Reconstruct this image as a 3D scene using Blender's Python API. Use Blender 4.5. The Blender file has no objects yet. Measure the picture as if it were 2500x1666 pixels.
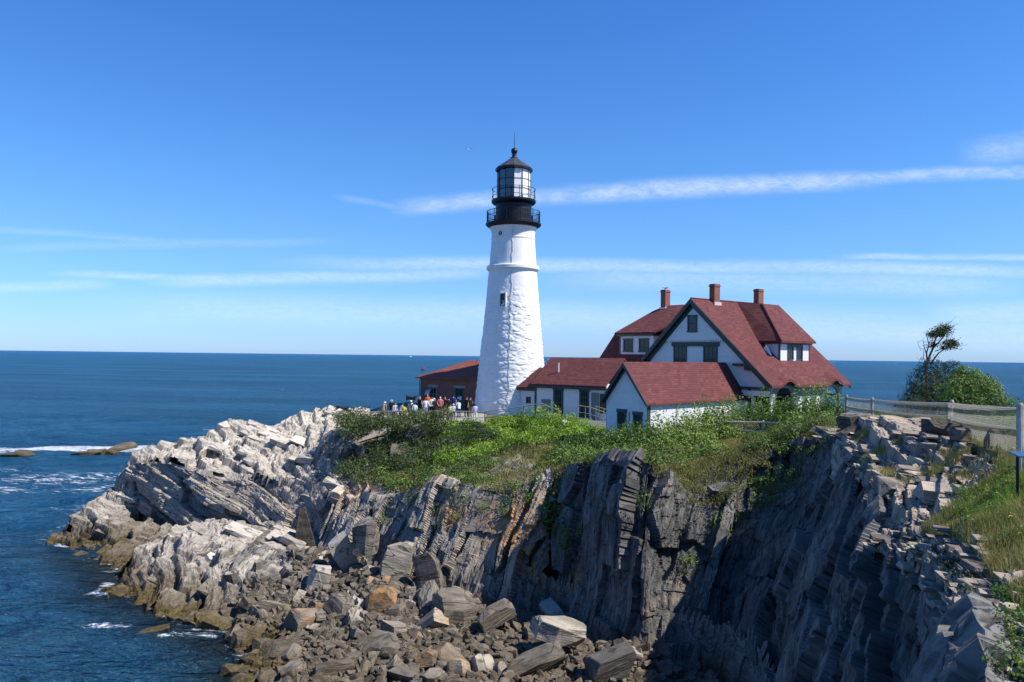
import bpy, bmesh, math, random
import numpy as np
from mathutils import Vector, Matrix, noise as mnoise

SC = bpy.context.scene
COL = SC.collection
R = math.radians
rng = np.random.default_rng(7)
random.seed(11)

# ------------------------------------------------------------------ camera
H = 15.0                      # eye height above the sea
FPX = 1900.0
PITCH = math.atan(37.0 / FPX)
ROLL = math.atan(0.012)
cam_d = bpy.data.cameras.new('camera'); cam = bpy.data.objects.new('camera', cam_d); COL.objects.link(cam)
cam_d.sensor_width = 36.0; cam_d.lens = FPX / 2500 * 36.0
cam_d.clip_start = 0.1; cam_d.clip_end = 60000
Fv = Vector((0, math.cos(PITCH), math.sin(PITCH))); U0 = Vector((0, -math.sin(PITCH), math.cos(PITCH))); R0 = Vector((1, 0, 0))
Rc = R0 * math.cos(ROLL) + U0 * math.sin(ROLL); Uc = -R0 * math.sin(ROLL) + U0 * math.cos(ROLL)
M = Matrix((Rc, Uc, -Fv)).transposed().to_4x4(); M.translation = Vector((0, 0, H))
cam.matrix_world = M
SC.camera = cam

# ------------------------------------------------------------------ light and sky
SUN_EL, SUN_AZ = 49.5, 105.5      # azimuth clockwise from +Y
sdir = Vector((math.sin(R(SUN_AZ)) * math.cos(R(SUN_EL)), math.cos(R(SUN_AZ)) * math.cos(R(SUN_EL)), math.sin(R(SUN_EL))))
sl = bpy.data.lights.new('sun', 'SUN'); sl.energy = 5.0; sl.angle = R(0.5); sl.color = (1.0, 0.95, 0.87)
so = bpy.data.objects.new('sun', sl); COL.objects.link(so); so.rotation_euler = sdir.to_track_quat('Z', 'Y').to_euler()
VS = SC.view_settings
VS.view_transform = 'Standard'; VS.look = 'None'; VS.gamma = 1.0; VS.exposure = 0.50

class NT:
    """tiny node-tree writer"""
    def __init__(s, nt): s.nt = nt; nt.nodes.clear()
    def n(s, t, ins=None, **kw):
        nd = s.nt.nodes.new(t)
        for k, v in kw.items(): setattr(nd, k, v)
        for k, v in (ins or {}).items():
            sk = nd.inputs[k]
            if isinstance(v, bpy.types.NodeSocket): s.nt.links.new(v, sk)
            else: sk.default_value = v
        return nd
    def math(s, op, a, b=0.0, c=0.0, clamp=False):
        return s.n('ShaderNodeMath', {0: a, 1: b, 2: c}, operation=op, use_clamp=clamp).outputs[0]
    def mr(s, v, a, b, c=0.0, d=1.0, smooth=True):
        return s.n('ShaderNodeMapRange', {'Value': v, 'From Min': a, 'From Max': b, 'To Min': c, 'To Max': d}, interpolation_type='SMOOTHSTEP' if smooth else 'LINEAR').outputs[0]
    def mix(s, f, a, b, blend='MIX'):
        nd = s.n('ShaderNodeMix', data_type='RGBA', blend_type=blend)
        for k, v in ((0, f), (6, a), (7, b)):
            if isinstance(v, bpy.types.NodeSocket): s.nt.links.new(v, nd.inputs[k])
            else: nd.inputs[k].default_value = v if k == 0 else (*v[:3], 1)
        return nd.outputs[2]
    def noise(s, vec, scale, detail=4.0, rough=0.55, dist=0.0):
        return s.n('ShaderNodeTexNoise', {'Vector': vec, 'Scale': scale, 'Detail': detail, 'Roughness': rough, 'Distortion': dist}).outputs[0]
    def mul(s, vec, k):
        return s.n('ShaderNodeVectorMath', {0: vec, 1: k}, operation='MULTIPLY').outputs[0]
    def add(s, vec, k):
        return s.n('ShaderNodeVectorMath', {0: vec, 1: k}, operation='ADD').outputs[0]

W = bpy.data.worlds.new('World'); SC.world = W; W.use_nodes = True
def build_world():
    t = NT(W.node_tree)
    sky = t.n('ShaderNodeTexSky', sky_type='NISHITA', sun_disc=False, sun_elevation=R(SUN_EL), sun_rotation=R(SUN_AZ),
              altitude=0.0, air_density=1.0, dust_density=0.25, ozone_density=3.2)
    d = t.n('ShaderNodeTexCoord').outputs['Generated']
    sep = t.n('ShaderNodeSeparateXYZ', {0: d})
    x, y, z = sep.outputs
    yy = t.math('MAXIMUM', y, 0.05)
    u = t.math('DIVIDE', x, yy); v = t.math('DIVIDE', z, yy)
    uv = t.n('ShaderNodeCombineXYZ', {0: u, 1: v}).outputs[0]
    n1 = t.noise(t.mul(uv, (7, 60, 1)), 1.0, 7.0, 0.62, 0.4)
    n2 = t.noise(t.mul(uv, (30, 62, 1)), 1.0, 7.0, 0.55, 0.3)
    n3 = t.noise(t.mul(uv, (2.3, 26, 1)), 1.0, 5.0, 0.6, 0.3)
    wob = t.math('MULTIPLY', t.math('SUBTRACT', t.noise(t.mul(uv, (5, 5, 1)), 1.0, 3.0), 0.5), 0.016)
    total = None
    # (u0, v0, u1, v1, half width, strength, which noise)
    bands = [(-0.17, 0.188, 0.12, 0.213, 0.0095, 0.8, n2), (0.02, 0.207, 0.50, 0.236, 0.0105, 1.0, n2), (0.28, 0.226, 0.74, 0.252, 0.0075, 0.80, n2),
             (-0.24, 0.205, -0.10, 0.183, 0.0035, .28, n1),
             (0.56, 0.262, 0.86, 0.315, 0.016, 0.55, n1),
             (0.40, 0.131, 0.74, 0.138, 0.004, 0.7, n1), (-0.35, 0.118, 0.80, 0.117, 0.008, 0.75, n3),
             (-0.50, 0.090, 0.02, 0.109, 0.007, 0.7, n3), (-0.62, 0.098, -0.2, 0.096, 0.004, .7, n1), (0.0, 0.102, 0.7, 0.098, 0.014, .5, n3), (0.50, 0.052, 0.85, 0.075, 0.016, 0.6, n3),
             (-0.72, 0.160, -0.40, 0.138, 0.004, 0.28, n1), (-0.70, 0.128, -0.2, 0.148, 0.005, 0.25, n3), (-0.6, 0.06, 0.5, 0.045, 0.018, 0.5, n3), (0.1, 0.055, 0.8, 0.03, 0.02, .6, n3), (-0.72, 0.075, -.5, .088, .006, .5, n3)]
    for (u0, v0, u1, v1, hw, st, nz) in bands:
        sl_ = (v1 - v0) / (u1 - u0)
        c = t.math('MULTIPLY_ADD', u, sl_, v0 - sl_ * u0)
        dv = t.math('ABSOLUTE', t.math('ADD', t.math('SUBTRACT', v, c), wob))
        m = t.mr(dv, hw * 1.7, hw * 0.1)
        e = (u1 - u0) * 0.22
        m = t.math('MULTIPLY', m, t.math('MULTIPLY', t.mr(u, u0, u0 + e), t.mr(u, u1, u1 - e)))
        m = t.math('MULTIPLY', t.math('MULTIPLY', m, st), t.mr(nz, 0.02, 0.62))
        total = m if total is None else t.math('MAXIMUM', total, m)
    fib = t.noise(t.mul(uv, (70, 190, 1)), 1.0, 6.0, 0.65, 0.8)
    total = t.math('MULTIPLY', t.math('MULTIPLY', total, t.mr(fib, 0.25, 0.68, 0.55, 1.0)), 0.44)
    # deepen the blue of the clear air a little, keep the pale band near the sea
    skc = t.mix(1.0, sky.outputs[0], t.mix(t.mr(z, 0.0, 0.25), (0.60, 0.91, 1.68), (0.64, 1.03, 1.40)), 'MULTIPLY')
    zen = t.mr(z, 0.02, 0.48)
    skc = t.mix(zen, skc, t.mix(1.0, skc, (0.62, 0.88, 1.12), 'MULTIPLY'))
    cl = t.mix(total, skc, (8.8, 9.3, 10.2))
    bg = t.n('ShaderNodeBackground', {'Color': cl, 'Strength': 0.087})
    t.n('ShaderNodeOutputWorld', {'Surface': bg.outputs[0]})
build_world()

# ------------------------------------------------------------------ pixel rays (photo is 2500 x 1666)
def ray(px, py):
    return Fv + Rc * ((px - 1250.0) / FPX) - Uc * ((py - 833.0) / FPX)
def pY(px, py, Y):
    d = ray(px, py); s = Y / d.y
    return (d.x * s, Y, H + d.z * s)
def pz(px, py, z):
    d = ray(px, py); s = (z - H) / d.z
    return (d.x * s, d.y * s, z)

# ------------------------------------------------------------------ object helpers
def mesh_obj(name, V, F, mat=None, parent=None, smooth=False, attrs=None):
    me = bpy.data.meshes.new(name)
    me.from_pydata([tuple(v) for v in V] if not isinstance(V, np.ndarray) else V.tolist(), [], F)
    if smooth: me.polygons.foreach_set('use_smooth', [True] * len(me.polygons))
    for k, (ty, arr) in (attrs or {}).items():
        a = me.attributes.new(k, ty, 'POINT')
        a.data.foreach_set('vector' if ty == 'FLOAT_VECTOR' else 'value', np.asarray(arr, dtype=np.float32).ravel())
    if mat: me.materials.append(mat)
    me.update()
    o = bpy.data.objects.new(name, me); COL.objects.link(o)
    if parent: o.parent = parent
    return o
def np_mesh(name, V, F, mat, parent=None, attrs=None):
    """fast mesh from arrays; F is (n,k)"""
    me = bpy.data.meshes.new(name)
    n, k = F.shape
    me.vertices.add(len(V)); me.vertices.foreach_set('co', np.asarray(V, dtype=np.float32).ravel())
    me.loops.add(n * k); me.loops.foreach_set('vertex_index', F.astype(np.int32).ravel())
    me.polygons.add(n); me.polygons.foreach_set('loop_start', np.arange(0, n * k, k, dtype=np.int32))
    for a, (ty, arr) in (attrs or {}).items():
        at = me.attributes.new(a, ty, 'POINT')
        at.data.foreach_set('vector' if ty == 'FLOAT_VECTOR' else 'value', np.asarray(arr, dtype=np.float32).ravel())
    me.polygons.foreach_set('use_smooth', np.zeros(n, dtype=bool)); me.materials.append(mat); me.update(calc_edges=True)
    o = bpy.data.objects.new(name, me); COL.objects.link(o)
    if parent: o.parent = parent
    return o
def tag(o, label=None, cat=None, group=None, kind=None):
    if label: o['label'] = label
    if cat: o['category'] = cat
    if group: o['group'] = group
    if kind: o['kind'] = kind
    return o
def empty(name, loc, rz=0.0, label=None, cat=None, group=None):
    o = bpy.data.objects.new(name, None); COL.objects.link(o); o.location = loc; o.rotation_euler = (0, 0, rz); o.empty_display_size = 0.3
    return tag(o, label, cat, group)
def copy_tree(o, parent=None):
    c = o.copy(); COL.objects.link(c)
    if parent: c.parent = parent
    for ch in list(o.children): copy_tree(ch, c)
    return c

class MB:
    def __init__(s): s.V = []; s.F = []
    def add(s, V, F):
        b = len(s.V); s.V += [tuple(v) for v in V]; s.F += [tuple(i + b for i in f) for f in F]; return s
    def box(s, x0, x1, y0, y1, z0, z1):
        return s.add([(x0, y0, z0), (x1, y0, z0), (x1, y1, z0), (x0, y1, z0), (x0, y0, z1), (x1, y0, z1), (x1, y1, z1), (x0, y1, z1)],
                     [(0, 3, 2, 1), (4, 5, 6, 7), (0, 1, 5, 4), (1, 2, 6, 5), (2, 3, 7, 6), (3, 0, 4, 7)])
    def prism(s, poly, axis, a, b):
        """poly of 2-D points extruded along axis ('x','y','z') from a to b"""
        def mk(p, h):
            return {'x': (h, p[0], p[1]), 'y': (p[0], h, p[1]), 'z': (p[0], p[1], h)}[axis]
        n = len(poly)
        V = [mk(p, a) for p in poly] + [mk(p, b) for p in poly]
        F = [tuple(range(n - 1, -1, -1)), tuple(range(n, 2 * n))] + [(i, (i + 1) % n, n + (i + 1) % n, n + i) for i in range(n)]
        return s.add(V, F)
    def slab(s, quad, th):
        """polygon in space given a thickness below (vertical)"""
        n = len(quad); V = list(quad) + [(q[0], q[1], q[2] - th) for q in quad]
        F = [tuple(range(n)), tuple(range(2 * n - 1, n - 1, -1))] + [(i, n + i, n + (i + 1) % n, (i + 1) % n) for i in range(n)]
        return s.add(V, F)
    def tube(s, pts, rad, n=8, cap=True):
        pts = [Vector(p) for p in pts]
        rad = rad if isinstance(rad, (list, tuple)) else [rad] * len(pts)
        V = []; F = []
        t0 = (pts[1] - pts[0]).normalized(); ref = Vector((0, 0, 1)) if abs(t0.z) < 0.9 else Vector((1, 0, 0))
        for i, p in enumerate(pts):
            a = pts[max(i - 1, 0)]; b = pts[min(i + 1, len(pts) - 1)]
            t = (b - a).normalized(); e1 = t.cross(ref)
            if e1.length < 1e-4: e1 = t.cross(Vector((0, 1, 0)))
            e1.normalize(); e2 = t.cross(e1)
            for k in range(n):
                an = 2 * math.pi * k / n
                V.append(p + (e1 * math.cos(an) + e2 * math.sin(an)) * rad[i])
        for i in range(len(pts) - 1):
            for k in range(n):
                F.append((i * n + k, i * n + (k + 1) % n, (i + 1) * n + (k + 1) % n, (i + 1) * n + k))
        if cap:
            F.append(tuple(range(n - 1, -1, -1))); F.append(tuple((len(pts) - 1) * n + k for k in range(n)))
        return s.add(V, F)
    def lathe(s, prof, n=48, a0=0.0, cap=True):
        V = []; F = []
        for (r, z) in prof:
            for k in range(n):
                an = a0 + 2 * math.pi * k / n
                V.append((r * math.cos(an), r * math.sin(an), z))
        for i in range(len(prof) - 1):
            for k in range(n):
                F.append((i * n + k, i * n + (k + 1) % n, (i + 1) * n + (k + 1) % n, (i + 1) * n + k))
        if cap:
            F.append(tuple(range(n - 1, -1, -1))); F.append(tuple((len(prof) - 1) * n + k for k in range(n)))
        return s.add(V, F)
    def build(s, name, mat, parent=None, smooth=False):
        return mesh_obj(name, s.V, s.F, mat, parent, smooth)

# ------------------------------------------------------------------ materials
MATS = {}
def new_mat(name):
    m = bpy.data.materials.new(name); m.use_nodes = True; MATS[name] = m
    return m, NT(m.node_tree)
def finish(t, color, rough=0.6, bump=None, bstr=0.3, bdist=0.05, metal=0.0, spec=0.5, **extra):
    p = t.n('ShaderNodeBsdfPrincipled', {'Base Color': color if isinstance(color, bpy.types.NodeSocket) else (*color[:3], 1), 'Roughness': rough, 'Metallic': metal, 'Specular IOR Level': spec})
    for k, v in extra.items(): p.inputs[k].default_value = v
    if bump is not None:
        b = t.n('ShaderNodeBump', {'Height': bump, 'Strength': bstr, 'Distance': bdist}); t.nt.links.new(b.outputs[0], p.inputs['Normal'])
    t.n('ShaderNodeOutputMaterial', {'Surface': p.outputs[0]})
    return p
def plain(name, col, rough=0.6, var=0.12, scale=3.0, metal=0.0, spec=0.5, bstr=0.1):
    m, t = new_mat(name)
    oc = t.n('ShaderNodeTexCoord').outputs['Object']
    nz = t.noise(oc, scale, 5.0); fine = t.noise(oc, scale * 9, 3.0)
    c = t.mix(t.mr(nz, 0.3, 0.7), [x * (1 - var) for x in col], [min(1, x * (1 + var)) for x in col])
    finish(t, c, rough, fine, bstr, 0.02, metal, spec)
    return m
# ------------------------------------------------------------------ land form: break lines solved into one height field
GX0, GX1, GY0, GY1, GS = -60.0, 60.0, -12.0, 110.0, 0.5
NX, NY = int((GX1 - GX0) / GS) + 1, int((GY1 - GY0) / GS) + 1
SHORE = [pz(143, 1322, 0), pz(300, 1341, 0), pz(302, 1400, 0), pz(276, 1446, 0), pz(396, 1470, 0), pz(467, 1505, 0), pz(542, 1531, 0), pz(600, 1560, 0), pz(650, 1585, 0), pz(640, 1643, 0), pz(560, 1720, 0), (-14, 29, 0), (-20, 22, 0), (-40, 16, 0), (-60, 12, 0)]
BACK = [pz(143, 1322, 0), (-38, 66, 0), (-36, 73, 0), (-30, 81, 0), (-20, 87, 0), (-8, 92, 0), (10, 97, 0), (34, 101, 0), (60, 96, 0)]
# foot and edge of the cliff, in matching pairs from the middle of the cove round to the right headland
CLIFF = [(pz(790, 1322, 2.2), pY(800, 1200, 57)), (pz(830, 1345, 2.1), pY(860, 1215, 54)), (pz(960, 1402, 1.9), pY(960, 1212, 52)), (pz(1080, 1440, 1.6), pY(1060, 1182, 50)), (pz(1150, 1465, 1.3), pY(1130, 1182, 48)), (pz(1230, 1490, 1.0), pY(1230, 1195, 47)),
         (pz(1295, 1505, 0.9), pY(1290, 1185, 46.3)), (pz(1345, 1500, 0.8), pY(1350, 1160, 47.0)), (pz(1420, 1545, 0.7), pY(1420, 1130, 44.6)), (pz(1500, 1570, 0.9), pY(1500, 1122, 42.0)), (pz(1560, 1588, 1.4), pY(1590, 1118, 39.6)), (pz(1610, 1605, 1.0), pY(1650, 1195, 41.2)), (pz(1650, 1618, 0.5), pY(1740, 1235, 40.8)),
         (pz(1690, 1645, 0.5), pY(1800, 1140, 41.8)), ((8.9, 36.2, 0.5), pY(1850, 1092, 43.3)), ((9.6, 35.2, 0.5), pY(1950, 1065, 42)), ((9.9, 33.2, 0.5), pY(2060, 1065, 37)), ((9.2, 29.0, 0.5), pY(2120, 1118, 31)), ((8.0, 24.6, 0.5), pY(2146, 1190, 25.6)), ((6.3, 19.6, 0.5), pY(2156, 1320, 20.5)), ((5.2, 16.0, 0.5), pY(2290, 1365, 16.0)), ((3.6, 12.6, 0.5), pY(2372, 1450, 12.5)), ((1.8, 9.6, 0.5), pY(2440, 1640, 8.8)), ((-1.0, 8.0, .5), (3.0, 5.6, 12.0)), ((-6, 7, .5), (-4, 5, 12.4))]
lines = [SHORE, BACK,
    [(x - 4, y - 3, -2.5) if i > 1 else (x - 7, y - 4, -2.5) for i, (x, y, z) in enumerate(SHORE)],
    [(x - 5, y + 6, -3) for (x, y, z) in BACK],
    [(-60, 110, -4), (60, 110, -4)], [(-60, 14, -3), (-60, 110, -4)],
    # skyline of the left promontory
    [pY(180, 1249, 62.5), pY(222, 1235, 64), pY(264, 1210, 65), pY(297, 1165, 66), pY(323, 1109, 67), pY(398, 1080, 68), pY(496, 1081, 68.5), pY(516, 1050, 70), pY(553, 1027, 71.5), pY(614, 1029, 72), pY(704, 1053, 71.5), pY(724, 1010, 74), pY(819, 990, 76), pY(886, 1005, 76), pY(987, 980, 79), (-4, 82, 9.9)],
    # lip of its camera side, then foot
    [pY(330, 1135, 65.5), pY(380, 1122, 64.5), pY(430, 1132, 63.3), pY(520, 1160, 62.6), pY(600, 1165, 62.3), pY(730, 1160, 61.3), pY(830, 1155, 60)],
    [pz(330, 1285, 0.5), pz(420, 1285, 1.2), pz(520, 1290, 1.2), pz(600, 1292, 1.3), pz(740, 1302, 1.8), pz(830, 1335, 2.2)],
    [pY(200, 1290, 61.5), pY(300, 1280, 61.8)],
    # second low headland
    [pY(325, 1340, 52), pY(400, 1312, 54), pY(560, 1272, 56), pY(690, 1295, 55)],
    [pY(330, 1385, 50), pY(500, 1342, 50.5), pY(620, 1395, 47.5), pY(700, 1360, 49.5)],
    [pY(760, 1420, 47), pY(860, 1400, 48.5)],
    # beach
    [pz(720, 1560, 0.4), pz(820, 1500, 1.0), pz(900, 1440, 1.6)],
    [pz(800, 1666, 0.5), pz(1000, 1560, 0.9), pz(1200, 1530, 1.0)],
    [pz(1000, 1760, 0.4), pz(1300, 1660, 0.8), pz(1450, 1610, 0.8)],
    [(-8, 22, 0.3), (0, 20, 0.4), (2, 26, 0.6)],
    [c[0] for c in CLIFF] + [(-12, 8, .5), (-40, 7, .5)],
    [c[1] for c in CLIFF] + [(-14, 4.5, 12), (-40, 4, 11)],
    # slope above the edge
    [pY(850, 1130, 61), pY(900, 1120, 59), pY(1100, 1110, 56.5), pY(1300, 1085, 57)],
    [(0.5, 54, 8.9), (5, 51.5, 9.2), (9, 47, 9.5), (12, 46.5, 9.3)],
    [(-14, 66, 9.1), (-9.5, 64, 9.2), (-4, 63, 9.4), (2, 63, 9.5), (6, 60, 9.6), (9, 54, 9.6), (15, 53.5, 9.3), (20, 54.5, 9.9)],
    [(-10, 73, 9.6), (-4, 70, 9.8), (0, 73, 9.85), (8, 68, 9.85), (14, 62, 9.85), (19, 57, 9.85), (28, 64, 9.85)],
    [(-7, 80, 9.8), (4, 80, 9.8), (14, 80, 9.8), (28, 78, 9.6), (45, 72, 9.2)],
    [pY(1660, 1130, 46), pY(1740, 1120, 47), pY(1820, 1075, 49)],
    # the right headland
    [(20.6, 48.5, 11.35), (19.6, 42, 11.75), (18.2, 32.5, 12.1), (13.2, 20.3, 12.5), (9.5, 12, 12.4), (6.5, 5, 12.9), (2, 1.5, 13.2), (-14, 0, 13)],
    [(60, 60, 9.5), (32, 52, 10.9), (30, 40, 11.8), (26, 25, 12.6), (18, 8, 13.2), (8, -2, 13.4), (0, -6, 13.4), (-30, -8, 13)],
    [pY(2080, 1020, 38.5), pY(2200, 1030, 33), pY(2320, 1075, 27)],
    [pY(2150, 1150, 29), pY(2300, 1150, 25), pY(2420, 1160, 21.5)],
    [pY(2330, 1310, 17), pY(2430, 1285, 15.5)], [pY(2440, 1430, 12.2), pY(2490, 1420, 12.0)],
    [(60, 20, 12.5), (60, -12, 13.5)], [(-60, -12, 13), (60, -12, 13.5)],
]
def solve_height():
    fix = np.full((NY, NX), np.nan)
    for ln in lines:
        for a, b in zip(ln[:-1], ln[1:]):
            n = max(2, int(math.hypot(b[0] - a[0], b[1] - a[1]) / (GS * 0.45)))
            for k in range(n + 1):
                f = k / n
                i = int(round((a[0] + (b[0] - a[0]) * f - GX0) / GS)); j = int(round((a[1] + (b[1] - a[1]) * f - GY0) / GS))
                if 0 <= i < NX and 0 <= j < NY: fix[j, i] = a[2] + (b[2] - a[2]) * f
    def relax(h, fx, it):
        m = ~np.isnan(fx); fv = np.where(m, fx, 0)
        for _ in range(it):
            p = np.pad(h, 1, mode='edge')
            h = 0.25 * (p[:-2, 1:-1] + p[2:, 1:-1] + p[1:-1, :-2] + p[1:-1, 2:])
            h = np.where(m, fv, h)
        return h
    h = None
    for st in (8, 4, 2, 1):
        ny, nx = (NY + st - 1) // st, (NX + st - 1) // st
        acc = np.zeros((ny, nx)); cnt = np.zeros((ny, nx))
        jj, ii = np.where(~np.isnan(fix))
        np.add.at(acc, (jj // st, ii // st), fix[jj, ii]); np.add.at(cnt, (jj // st, ii // st), 1)
        fx = np.where(cnt > 0, acc / np.maximum(cnt, 1), np.nan)
        if h is None: h = np.full((ny, nx), 4.0)
        else: h = np.repeat(np.repeat(h, 2, 0), 2, 1)[:ny, :nx]; h = np.pad(h, ((0, ny - h.shape[0]), (0, nx - h.shape[1])), mode='edge')
        h = relax(h, fx, 900 if st > 1 else 350)
    return h
HF = solve_height()
GRY, GRX = np.gradient(HF, GS)
def samp(A, x, y):
    x = np.asarray(x, float); y = np.asarray(y, float)
    fx = np.clip((x - GX0) / GS, 0, NX - 1.001); fy = np.clip((y - GY0) / GS, 0, NY - 1.001)
    i = fx.astype(int); j = fy.astype(int); a = fx - i; b = fy - j
    return (A[j, i] * (1 - a) + A[j, i + 1] * a) * (1 - b) + (A[j + 1, i] * (1 - a) + A[j + 1, i + 1] * a) * b
def gz(x, y): return float(samp(HF, x, y))
def px_of(x, y): return 1250 + FPX * np.asarray(x) / np.maximum(np.asarray(y), 0.5)
def slope_of(x, y): return np.hypot(samp(GRX, x, y), samp(GRY, x, y))

def in_poly(x, y, poly):
    x = np.asarray(x, float); y = np.asarray(y, float); ins = np.zeros(x.shape, bool)
    n = len(poly)
    for i in range(n):
        x0, y0 = poly[i][:2]; x1, y1 = poly[(i + 1) % n][:2]
        c = ((y0 > y) != (y1 > y)) & (x < (x1 - x0) * (y - y0) / (y1 - y0 + 1e-12) + x0)
        ins ^= c
    return ins

# ------------------------------------------------------------------ rock material
def rock_mat(name, pale, mid, dark, streak=1.0, vary=0.0):
    m, t = new_mat(name)
    bed = t.n('ShaderNodeAttribute', attribute_name='bed').outputs['Vector']
    tone = t.n('ShaderNodeAttribute', attribute_name='tone').outputs['Fac']
    lich = t.n('ShaderNodeAttribute', attribute_name='lichen').outputs['Fac']
    geo = t.n('ShaderNodeNewGeometry'); pos = geo.outputs['Position']
    z = t.n('ShaderNodeSeparateXYZ', {0: pos}).outputs[2]
    n_str = t.noise(t.mul(bed, (0.7, 1.2, 9.0 * streak)), 1.0, 6.0, 0.62, 0.5)
    n_big = t.noise(pos, 0.45, 4.0, 0.6)
    n_fin = t.noise(bed, 7.0, 6.0, 0.7)
    v = t.math('ADD', t.math('MULTIPLY', n_str, 0.62), t.math('MULTIPLY', n_big, 0.38))
    v = t.math('ADD', v, t.math('MULTIPLY', t.math('SUBTRACT', tone, 0.5), 0.34))
    v = t.math('ADD', v, t.math('MULTIPLY', t.math('SUBTRACT', n_fin, 0.5), 0.25))
    c = t.mix(t.mr(v, 0.30, 0.5), dark, mid); c = t.mix(t.mr(v, 0.46, 0.66), c, pale)
    if vary:
        ri = t.n('ShaderNodeObjectInfo').outputs['Random']
        c = t.mix(1.0, c, t.mix(t.mr(ri, 0, 1), (1 - vary, 1 - vary * 1.05, 1 - vary * 1.1), (1 + vary * .22, 1 + vary * .2, 1 + vary * .17)), 'MULTIPLY')
    # thin joints: narrow zero lines of stretched noise
    jn = t.noise(t.mul(t.add(bed, (3, 1, 0)), (0.35, 0.5, 2.6 * streak)), 1.0, 3.0, 0.5, 0.4)
    crack = t.math('MULTIPLY', t.mr(t.math('ABSOLUTE', t.math('SUBTRACT', jn, 0.5)), 0.020, 0.0), t.mr(n_fin, .35, .5))
    c = t.mix(t.math('MULTIPLY', crack, 0.85), c, [x * 0.4 for x in dark])
    # rust and lichen
    ln = t.noise(pos, 2.6, 7.0, 0.7, 0.7)
    c = t.mix(t.math('MULTIPLY', t.mr(n_big, 0.58, 0.75), 0.35), c, (0.30, 0.19, 0.11))
    lm = t.math('MULTIPLY', lich, t.mr(ln, 0.44, 0.56))
    c = t.mix(lm, c, t.mix(n_fin, (0.52, 0.19, 0.03), (0.42, 0.24, 0.09)))
    # tide zone: brown-grey stain, black band, then weed at the water
    zn = t.math('ADD', z, t.math('MULTIPLY', t.math('SUBTRACT', t.noise(pos, 0.55, 4.0), 0.5), 2.4))
    stain = t.mix(t.mr(t.math('ADD', t.math('MULTIPLY', n_str, .5), t.math('MULTIPLY', n_fin, .5)), 0.35, 0.65), (0.040, 0.033, 0.024), (0.165, 0.130, 0.086))
    stain = t.mix(t.math('MULTIPLY', tone, 0.35), stain, (0.22, 0.18, 0.12))
    c = t.mix(t.math('MULTIPLY', t.mr(zn, 1.9, 0.7), 0.93), c, stain)
    wn = t.noise(pos, 3.2, 6.0, 0.75, 0.5)
    weed = t.mix(t.mr(wn, 0.38, 0.62), (0.020, 0.016, 0.008), (0.125, 0.088, 0.030))
    c = t.mix(t.math('MULTIPLY', t.mr(zn, 0.75, 0.2), t.mr(wn, 0.22, 0.5)), c, weed)
    bmp = t.math('ADD', t.math('MULTIPLY', n_str, 0.9), t.math('ADD', t.math('MULTIPLY', n_fin, 0.5), t.math('MULTIPLY', crack, -0.45)))
    finish(t, c, 0.85, bmp, 0.8, 0.10, spec=0.25)
    return m
M_ROCK = rock_mat('rock_pale', (0.508, 0.455, 0.378), (0.338, 0.299, 0.248), (0.140, 0.126, 0.108), 1.5)
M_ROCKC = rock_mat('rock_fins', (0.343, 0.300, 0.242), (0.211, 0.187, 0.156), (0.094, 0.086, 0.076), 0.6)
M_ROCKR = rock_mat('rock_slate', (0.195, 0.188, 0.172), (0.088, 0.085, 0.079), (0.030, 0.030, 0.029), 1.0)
M_ROCKT = rock_mat('rock_ledge', (0.437, 0.361, 0.269), (0.277, 0.228, 0.176), (0.109, 0.095, 0.080), 0.9)
M_ROCKF = rock_mat('rock_front', (0.400, 0.348, 0.285), (0.252, 0.222, 0.185), (0.111, 0.100, 0.087), 1.2)
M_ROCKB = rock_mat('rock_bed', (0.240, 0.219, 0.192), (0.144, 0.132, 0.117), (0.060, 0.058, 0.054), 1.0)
M_BOULD = rock_mat('rock_boulder', (0.385, 0.345, 0.283), (0.232, 0.207, 0.17), (0.098, 0.088, 0.074), 0.8, 0.55)

def soil_mat():
    m, t = new_mat('soil')
    pos = t.n('ShaderNodeNewGeometry').outputs['Position']
    z = t.n('ShaderNodeSeparateXYZ', {0: pos}).outputs[2]
    n1 = t.noise(pos, 0.6, 6.0, 0.65); n2 = t.noise(pos, 5.0, 6.0, 0.7)
    c = t.mix(t.mr(n1, 0.35, 0.65), (0.085, 0.085, 0.03), (0.19, 0.15, 0.075))
    c = t.mix(t.mr(n2, 0.4, 0.7), c, (0.14, 0.13, 0.05))
    veg = t.n('ShaderNodeAttribute', attribute_name='veg').outputs['Fac']
    rk = t.mix(t.mr(n2, 0.35, 0.65), (0.07, 0.062, 0.052), (0.20, 0.18, 0.15))
    c = t.mix(veg, rk, c)
    finish(t, c, 0.95, n2, 0.6, 0.12, spec=0.1)
    return m
M_SOIL = soil_mat()

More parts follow.
